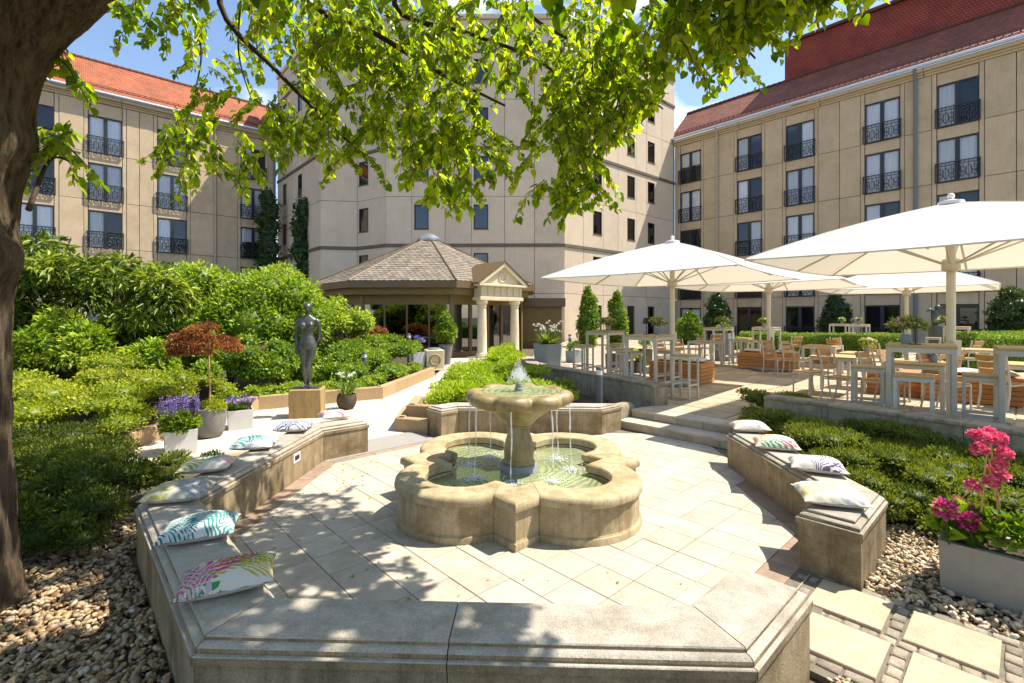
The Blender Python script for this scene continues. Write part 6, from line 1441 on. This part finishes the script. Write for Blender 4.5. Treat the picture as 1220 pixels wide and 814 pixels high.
def t_table():
    r = empty('dining_table'); sx_, sy_, h = .80, .80, .76; e = .06
    for sx in (-1, 1):
        for sy in (-1, 1): MB().box(sx*(sx_/2)-(e if sx > 0 else 0), sx*(sx_/2)+(0 if sx > 0 else e), sy*(sy_/2)-(e if sy > 0 else 0), sy*(sy_/2)+(0 if sy > 0 else e), 0, h-.031, bev=.004).build('leg', M['alu'], r)
    for sy in (-1, 1): MB().box(-sx_/2+e, sx_/2-e, sy*(sy_/2-.03)-.025, sy*(sy_/2-.03)+.025, h-.085, h-.032).build('apron', M['alu'], r); MB().box(sy*(sx_/2-.03)-.025, sy*(sx_/2-.03)+.025, -sy_/2+e, sy_/2-e, h-.085, h-.032).build('apron', M['alu'], r)
    n = 9
    for k in range(n): MB().box(-sx_/2+sx_*k/n+.003, -sx_/2+sx_*(k+1)/n-.003, -sy_/2, sy_/2, h-.03, h, bev=.003).build('slat', M['teakt'], r)
    return r
def t_chair():                                      # sits facing -y, back at +y
    r = empty('teak_chair'); w_ = .45
    for sx in (-1, 1):
        x = sx*(w_/2-.016)
        MB().tube([(x, -.22, 0), (x, -.215, .44)], .017, 6).build('leg', M['alu'], r); MB().tube([(x, .26, 0), (x, .21, .25), (x, .20, .45), (x, .24, .70), (x, .29, .93)], .017, 6).build('leg', M['alu'], r)
        MB().tube([(x, -.215, .425), (x, .20, .415)], .015, 6).build('seat_rail', M['alu'], r)
    MB().tube([(-w_/2+.03, -.212, .42), (w_/2-.03, -.212, .42)], .014, 6).build('seat_rail', M['alu'], r); MB().tube([(-w_/2+.03, .20, .41), (w_/2-.03, .20, .41)], .014, 6).build('seat_rail', M['alu'], r)
    for k in range(6): y = -.215+k*.072; MB().box(-w_/2+.005, w_/2-.005, y, y+.064, .437, .459, bev=.003).build('slat', M['teak'], r)
    for k, z in enumerate((.585, .70, .815)):
        y = .225+.05*k-.005; M_ = Matrix.Translation((0, y, z)) @ Matrix.Rotation(R(-13), 4, 'X'); MB().box(-w_/2+.034, w_/2-.034, -.011, .011, -.0, .096, M=M_).build('back_slat', M['teak'], r)
    return r
PRO = {'bar': t_bar_table(), 'stool': t_stool(), 'table': t_table(), 'chair': t_chair()}; USED = set()
def put(kind, px, d, rz, label, group, z=TZ):
    o = PRO[kind] if kind not in USED else copy_tree(PRO[kind]); USED.add(kind)
    o.location = (PX(px, d), d, z); o.rotation_euler = (0, 0, R(rz)); tag(o, label, {'bar': 'bar table', 'stool': 'stool', 'table': 'table', 'chair': 'chair'}[kind], group); return o
GB, GS, GT, GC = 'teak topped bar tables on the terrace', 'grey bar stools on the terrace', 'low teak dining tables', 'teak slat chairs on the terrace'
A45 = 43
put('bar', 774, 9.75, A45, 'bar table with cream bouquet beside the first parasol pole', GB)
put('bar', 721, 12.4, A45, 'bar table with yellow bouquet near the hexagonal planter', GB)
put('bar', 856, 16.2, A45, 'bar table with white lilies in front of the dark evergreen', GB)
put('bar', 913, 16.6, A45, 'bar table around the second parasol pole', GB)
put('bar', 1000, 23.5, A45, 'far bar table behind the hedge, beside the dark round evergreen', GB); put('bar', 1024, 22.5, A45, 'far bar table behind the hedge, beside the wide garden window', GB)
put('bar', 1097, 6.45, A45+6, 'bar table with large bouquet and black lamp by the low wall', GB)
put('bar', 1140, 17.5, A45, 'bar table in front of the dark bronze figure', GB)
put('bar', 1236, 5.75, A45+6, 'bar table cut off at the end of the low wall', GB)
put('stool', 816, 9.15, A45, 'grey bar stool right of the first parasol pole', GS); put('stool', 796, 10.3, A45, 'grey bar stool tucked behind the first bar table', GS)
put('stool', 749, 10.0, A45, 'bar stool pushed against the bouquet bar table, nearest the wall', GS); put('stool', 741, 11.0, A45, 'bar stool between the two left bar tables', GS); put('stool', 737, 12.9, A45, 'bar stool right of the yellow bouquet table', GS); put('stool', 695, 12.2, A45, 'bar stool left of the yellow bouquet table', GS)
put('stool', 1035, 7.0, A45+4, 'bar stool left of the lamp table with a striped top', GS); put('stool', 1089, 6.0, A45+4, 'bar stool in front of the lamp table behind the low wall', GS); put('stool', 1171, 6.0, A45+4, 'bar stool right of the near parasol pole', GS)
put('stool', 878, 15.2, A45, 'bar stool beside the white lily table', GS); put('stool', 887, 16.2, A45, 'bar stool between lily table and second parasol', GS); put('stool', 893, 14.8, A45, 'bar stool behind the second wooden bench', GS)
put('stool', 1048, 21.5, A45, 'far bar stool behind the hedge, nearest the far parasol pole', GS); put('stool', 1012, 21.5, A45, 'far bar stool between the two far bar tables', GS); put('stool', 1112, 16.5, A45, 'bar stool just below the small dark bronze figure', GS); put('stool', 1160, 16.5, A45, 'bar stool beside the box hedge past the bronze figure', GS)
put('table', 980, 13.2, A45, 'dining table between four chairs near the second wooden bench', GT); put('table', 998, 9.75, A45, 'dining table with brown planter behind the near chairs', GT); put('table', 840, 15.6, A45, 'dining table beyond the first wooden bench', GT)
put('table', 1157, 11.8, A45, 'dining table right of the near parasol pole', GT); put('table', 1092, 8.3, A45, 'dining table behind the lamp bar table', GT); put('table', 1030, 10.5, A45, 'dining table carrying a small flower box', GT); put('table', 1238, 8.0, A45, 'dining table at the terrace edge', GT)
ch = [(925,12.7,200,'teak chair with its back to the fountain, left of a pair'),(949,12.35,205,'teak chair with its back to the fountain, right of a pair'),(966,9.7,100,'teak chair seen side on beside the near dining table'),(1003,8.75,205,'wide backed teak chair behind the low wall'),(1052,8.4,205,'teak chair behind the left bar stool'),
      (984,14.6,20,'teak chair facing the plaza across the dining table'),(1003,13.3,-75,'teak chair turned sideways at the hedge'),(1050,11.2,-80,'teak chair turned sideways beside the flower box'),(793,13.2,205,'teak chair behind the first wooden bench'),(815,13.4,205,'second teak chair behind the first wooden bench'),
      (846,17.0,20,'teak chair below the white lily table'),(826,16.6,40,'teak chair at the far dining table'),(1197,8.1,-80,'tall teak chair side on beside the cushioned bench'),(1148,12.8,20,'teak chair behind the near parasol pole'),(1085,10.6,20,'teak chair behind the bouquet'),(1108,11.2,20,'teak chair behind the black lamp'),(1120,9.6,20,'teak chair facing out beyond the low dining table'),(1075,9.0,205,'teak chair with back to the bouquet table'),(1128,8.0,200,'teak chair beside the near parasol pole'),(940,15.3,20,'teak chair in the shade beyond the pair')]
for px, d, rz, lab in ch: put('chair', px, d, rz+180 if False else rz-180, lab, GC)
# wooden box benches with cushions
def crate(px, d, L_, W2_, rz, label, ncush, seed):
    x = PX(px, d); r = empty('wooden_box_bench', (x, d, TZ), R(rz), label, 'bench', 'larch box benches'); h = .47; n = 5
    MB().box(-L_/2+.03, L_/2-.03, -W2_/2+.03, W2_/2-.03, .02, h-.03).build('core', M['wallb'], r)
    for k in range(n):
        z0 = .01+k*(h-.03)/n; z1 = z0+(h-.03)/n-.008
        for sy in (-1, 1): MB().box(-L_/2, L_/2, sy*W2_/2-(.03 if sy > 0 else 0), sy*W2_/2+(0 if sy > 0 else .03), z0, z1, bev=.004).build('board', M['larch'], r)
        for sx in (-1, 1): MB().box(sx*L_/2-(.028 if sx > 0 else 0), sx*L_/2+(0 if sx > 0 else .028), -W2_/2+.031, W2_/2-.031, z0, z1, bev=.004).build('board', M['larch'], r)
    for k in range(6): y0 = -W2_/2+W2_*k/6; MB().box(-L_/2-.005, L_/2+.005, y0+.004, y0+W2_/6-.004, h-.028, h, bev=.004).build('top_board', M['larch'], r)
    c, s = math.cos(R(rz)), math.sin(R(rz)); rs_ = random.Random(seed)
    for k in range(ncush):
        u = -L_/2+.28+(L_-.56)*k/max(1, ncush-1); cm = CUSHM[(k+seed) % len(CUSHM)]
        o = link('cushion', cm, None, (x+c*u, d+s*u, TZ+h+.048), rot=(R(rs_.uniform(-3, 3)), R(rs_.uniform(-3, 3)), R(rz+rs_.uniform(-25, 25)))); tag(o, ('cream cushion with grey print', 'rose and olive print cushion', 'black and white leaf cushion')[(k+seed) % 3]+' on the '+label, 'cushion', 'cushions on box benches')
CUSHM = [cushion_mesh(.46, .44, .15, cushion_mat('box_cushion_print', b_, f_), 40+i) for i, (b_, f_) in enumerate((((.70,.66,.6), [(0,0,30,.18,.1,100,(.45,.45,.5),1)]), ((.68,.6,.5), [(0,.05,60,.2,.12,90,(.5,.25,.2),1),(.1,-.1,10,.12,.08,90,(.3,.35,.15),1)]), ((.6,.62,.64), [(0,0,45,.2,.14,110,(.1,.1,.14),1.2)])))]
crate(812, 11.6, 1.25, .85, -43, 'larch box bench under the first parasol', 3, 0)
crate(915, 14.3, 1.45, .85, -43, 'larch box bench beside the second parasol pole', 2, 1)
crate(1155, 8.9, 1.35, .75, -43, 'larch box bench beyond the right bar stool', 3, 2)
crate(1080, 9.6, 1.2, .7, -43, 'larch box bench hidden behind the lamp table', 1, 1)
# bouquets, lamps, pots
def bouquet(px, d, z, label, mat='f_mix', r=.14, n=7):
    x = PX(px, d); t_ = empty('bouquet', (x, d, z), 0, label, 'bouquet')
    MB().lathe([(.05,0),(.065,.06),(.055,.13),(.048,.13),(.05,.06)], 14).build('vase', M['bluepot'], t_, smooth=40); loc_foliage(t_, 'leaves', clumpify((0, 0, .2), (r, r, r*.6), 7), 260, .08, .035, M['l_grass'], tone=.6)
    for q in range(n): a = q*2.4; rr_ = r*math.sqrt((q+.5)/n); flowerhead(t_, (rr_*math.cos(a), rr_*math.sin(a), .24+(r-rr_)*.5), .055, M[mat], 30)
BT = TZ+1.18
bouquet(783, 9.75, BT, 'cream and pink bouquet on the first bar table', r=.17, n=12); bouquet(725, 12.3, BT, 'yellow cream bouquet on the left bar table', r=.17, n=10); bouquet(861, 16.2, BT, 'white lily bouquet on the far bar table', 'f_white', .22, 12)
bouquet(1079, 6.45, BT, 'large mixed bouquet on the lamp table', r=.19, n=16); bouquet(910, 16.5, BT, 'small green posy by the second parasol pole', r=.1, n=3); bouquet(1003, 23.4, BT, 'tiny white posy on a bare far bar table', 'f_white', .12, 5); bouquet(1023, 22.4, BT, 'tiny white posy on the farthest bar table', 'f_white', .12, 4); bouquet(1123, 17.4, BT, 'yellow posy beside the dark bronze figure', r=.2, n=6)
bouquet(1112, 8.3, TZ+.76, 'orange yellow posy on the low dining table', r=.1, n=5); bouquet(1033, 10.5, TZ+.76, 'orange posy in the brown box', r=.14, n=6)
def lamp(px, d, z, label):
    x = PX(px, d); t_ = empty('table_lamp', (x, d, z), 0, label, 'lamp'); MB().lathe([(.06,0),(.06,.012),(.01,.02)], 16).build('base', M['black'], t_); MB().tube([(0,0,.015),(0,0,.27)], .008, 8).build('stem', M['black'], t_); MB().lathe([(.075,.22),(.05,.34),(.045,.34),(.07,.222)], 18).build('lamp_shade', M['black'], t_, smooth=40)
lamp(1091, 6.35, BT, 'black table lamp beside the large bouquet'); lamp(770, 9.85, BT, 'black table lamp beside the cream bouquet'); lamp(719, 12.5, BT, 'black table lamp on the left bar table')
def pot(px, d, s, h, label, mat='bronzepot', fol='l_lime', z=TZ, r_=None):
    t_ = square_planter('cube_planter', label, PX(px, d), d, z, s, h, R(A45), mat); loc_foliage(t_, 'foliage', clumpify((0, 0, h+.12), (s*.55, s*.55, .2), 8), 700, .06, .03, M[fol], tone=.6)
pot(731, 14.6, .36, .42, 'dark brown cube planter behind the left bar table', fol='l_box'); pot(757, 13.4, .40, .30, 'low planter with lime green ball behind the bouquet table'); pot(684, 16.5, .42, .38, 'pale blue grey cube planter by the terrace bollard', 'bluepot', 'l_box'); pot(863, 17.2, .5, .95, 'tall pale planter with white lilies beside the far bar table', 'bluepot', 'l_grass')
pot(767, 15.5, .4, .5, 'brown planter behind the chair pair', fol='l_box')
# small dark bronze figure by the far windows
t_ = empty('bronze_figure', (PX(1115, 20), 20, TZ), 0, 'small dark bronze figure on a post by the right wing', 'sculpture')
MB().box(-.18, .18, -.18, .18, 0, 1.2, bev=.01).build('post', M['bronze'], t_)
fb = MB(); fb.tube([(0,0,1.2),(.02,0,1.45),(-.05,0,1.7),(.08,0,1.85)], [.14,.17,.13,.06], 10); fb.tube([(0,0,1.6),(.25,0,1.5),(.3,-.1,1.25)], [.07,.06,.04], 8); fb.tube([(-.03,0,1.7),(-.25,0,1.85),(-.35,0,1.75)], [.07,.05,.04], 8); fb.ball((.08,0,1.92), .11, 12, 8); fb.build('figure', M['bronze'], t_, smooth=180)

# ================================================================ parasols
def fabric():
    m, t, p, out = nodes('white_parasol_canvas'); p.inputs['Base Color'].default_value = (.68,.655,.605,1); p.inputs['Roughness'].default_value = .9
    tcn = N(t, 'ShaderNodeTexCoord'); nw = N(t, 'ShaderNodeTexNoise', Scale=2.2, Detail=4); t.links.new(tcn.outputs['Object'], nw.inputs['Vector']); bpn = N(t, 'ShaderNodeBump', Strength=.35, Distance=.08); t.links.new(nw.outputs['Fac'], bpn.inputs['Height']); t.links.new(bpn.outputs[0], p.inputs['Normal'])
    tr_ = N(t, 'ShaderNodeBsdfTranslucent'); tr_.inputs[0].default_value = (.72,.65,.52,1); ms = N(t, 'ShaderNodeMixShader'); ms.inputs[0].default_value = .30
    t.links.new(p.outputs[0], ms.inputs[1]); t.links.new(tr_.outputs[0], ms.inputs[2]); t.links.new(ms.outputs[0], out.inputs[0]); return m
M['canvas'] = fabric()
def t_parasol():
    r = empty('parasol'); HD, zc, zt = 3.0, 2.42, 3.24        # heights above the terrace
    cor = [Vector((HD*math.cos(R(90*k)), HD*math.sin(R(90*k)), zc)) for k in range(4)]; tip = Vector((0, 0, zt)); n = 12
    for k in range(4):
        m = MB(); idx = {}
        for i in range(n+1):
            for j in range(i+1):
                u = i/n; v = j/i if i else 0; p = tip.lerp(cor[k].lerp(cor[(k+1) % 4], v), u); edge = math.sin(math.pi*v)
                p.z += .10*math.sin(math.pi*u)*.6-.05*edge*u*(1-abs(2*v-1)*.0)*.6+.035*edge*u*u*0; idx[i, j] = len(m.v); m.v.append(tuple(p))
        for i in range(n):
            for j in range(i+1):
                m.f.append((idx[i, j], idx[i+1, j], idx[i+1, j+1])); m.m.append(0)
                if j < i: m.f.append((idx[i, j], idx[i+1, j+1], idx[i, j+1])); m.m.append(0)
        o = m.build('canopy_panel', M['canvas'], r, smooth=180)
        MB().tube([tip.lerp(cor[k], u)+Vector((0, 0, .06*math.sin(math.pi*u)+.004)) for u in (.03, .2, .4, .6, .8, .99)], .007, 5).build('seam', M['umb'], r)
        # hem
        a, b = cor[k], cor[(k+1) % 4]; hp = []
        for j in range(n+1): v = j/n; p = a.lerp(b, v); p.z += -.03*math.sin(math.pi*v)-.012; hp.append(p)
        MB().tube(hp, .014, 5).build('hem', M['umb'], r, smooth=180)
    hub = Vector((0, 0, zc-.10))
    for k in range(8):
        e = cor[k//2].copy() if k % 2 == 0 else (cor[k//2]+cor[(k//2+1) % 4])/2; u1 = .97
        def onrib(u): p = tip.lerp(e, u); p.z += .06*math.sin(math.pi*u)-.05-(.03*u if k % 2 else 0); return p
        MB().tube([onrib(u) for u in (.03, .25, .5, .75, u1)], .017, 6).build('rib', M['umbpole'], r, smooth=60)
        MB().tube([hub+(e-tip).normalized()*.06*Vector((1, 1, 0)).length*0+Vector((e.x, e.y, 0)).normalized()*.07, onrib(.50)], .014, 6).build('strut', M['umbpole'], r, smooth=60)
    MB().lathe([(.055,.06),(.055,zt-.08)], 18).build('pole', M['umbpole'], r, smooth=40)
    MB().lathe([(.095,zc-.20),(.11,zc-.18),(.11,zc-.04),(.095,zc-.02)], 18).build('hub', M['umbpole'], r, smooth=40); MB().box(-.06, .06, -.12, -.065, .95, 1.2, bev=.01).build('crank_box', M['umbpole'], r)
    MB().lathe([(.16,zt-.03),(.15,zt+.02),(.05,zt+.045),(.02,zt+.06)], 18).build('cap', M['umb'], r, smooth=40); MB().ball((0, 0, zt+.10), .045, 10, 8).build('finial', M['umb'], r, smooth=180)
    MB().box(-.45, .45, -.45, .45, 0, .07, bev=.015).build('base_plate', M['concpot'], r); return r
par = t_parasol(); PG = 'large white square parasols'
for i, (px, d, rz, lab) in enumerate(((801,11.0,2,'white parasol over the bar tables nearest the steps'),(916,13.95,2,'white parasol over the second wooden bench'),(1133,7.2,-3,'biggest looking white parasol over the lamp table by the low wall'),(1080,15.6,0,'white parasol by the hedges of the right wing'))):
    o = par if i == 0 else copy_tree(par); o.location = (PX(px, d), d, TZ); o.rotation_euler = (0, 0, R(rz)); tag(o, lab, 'parasol', PG)
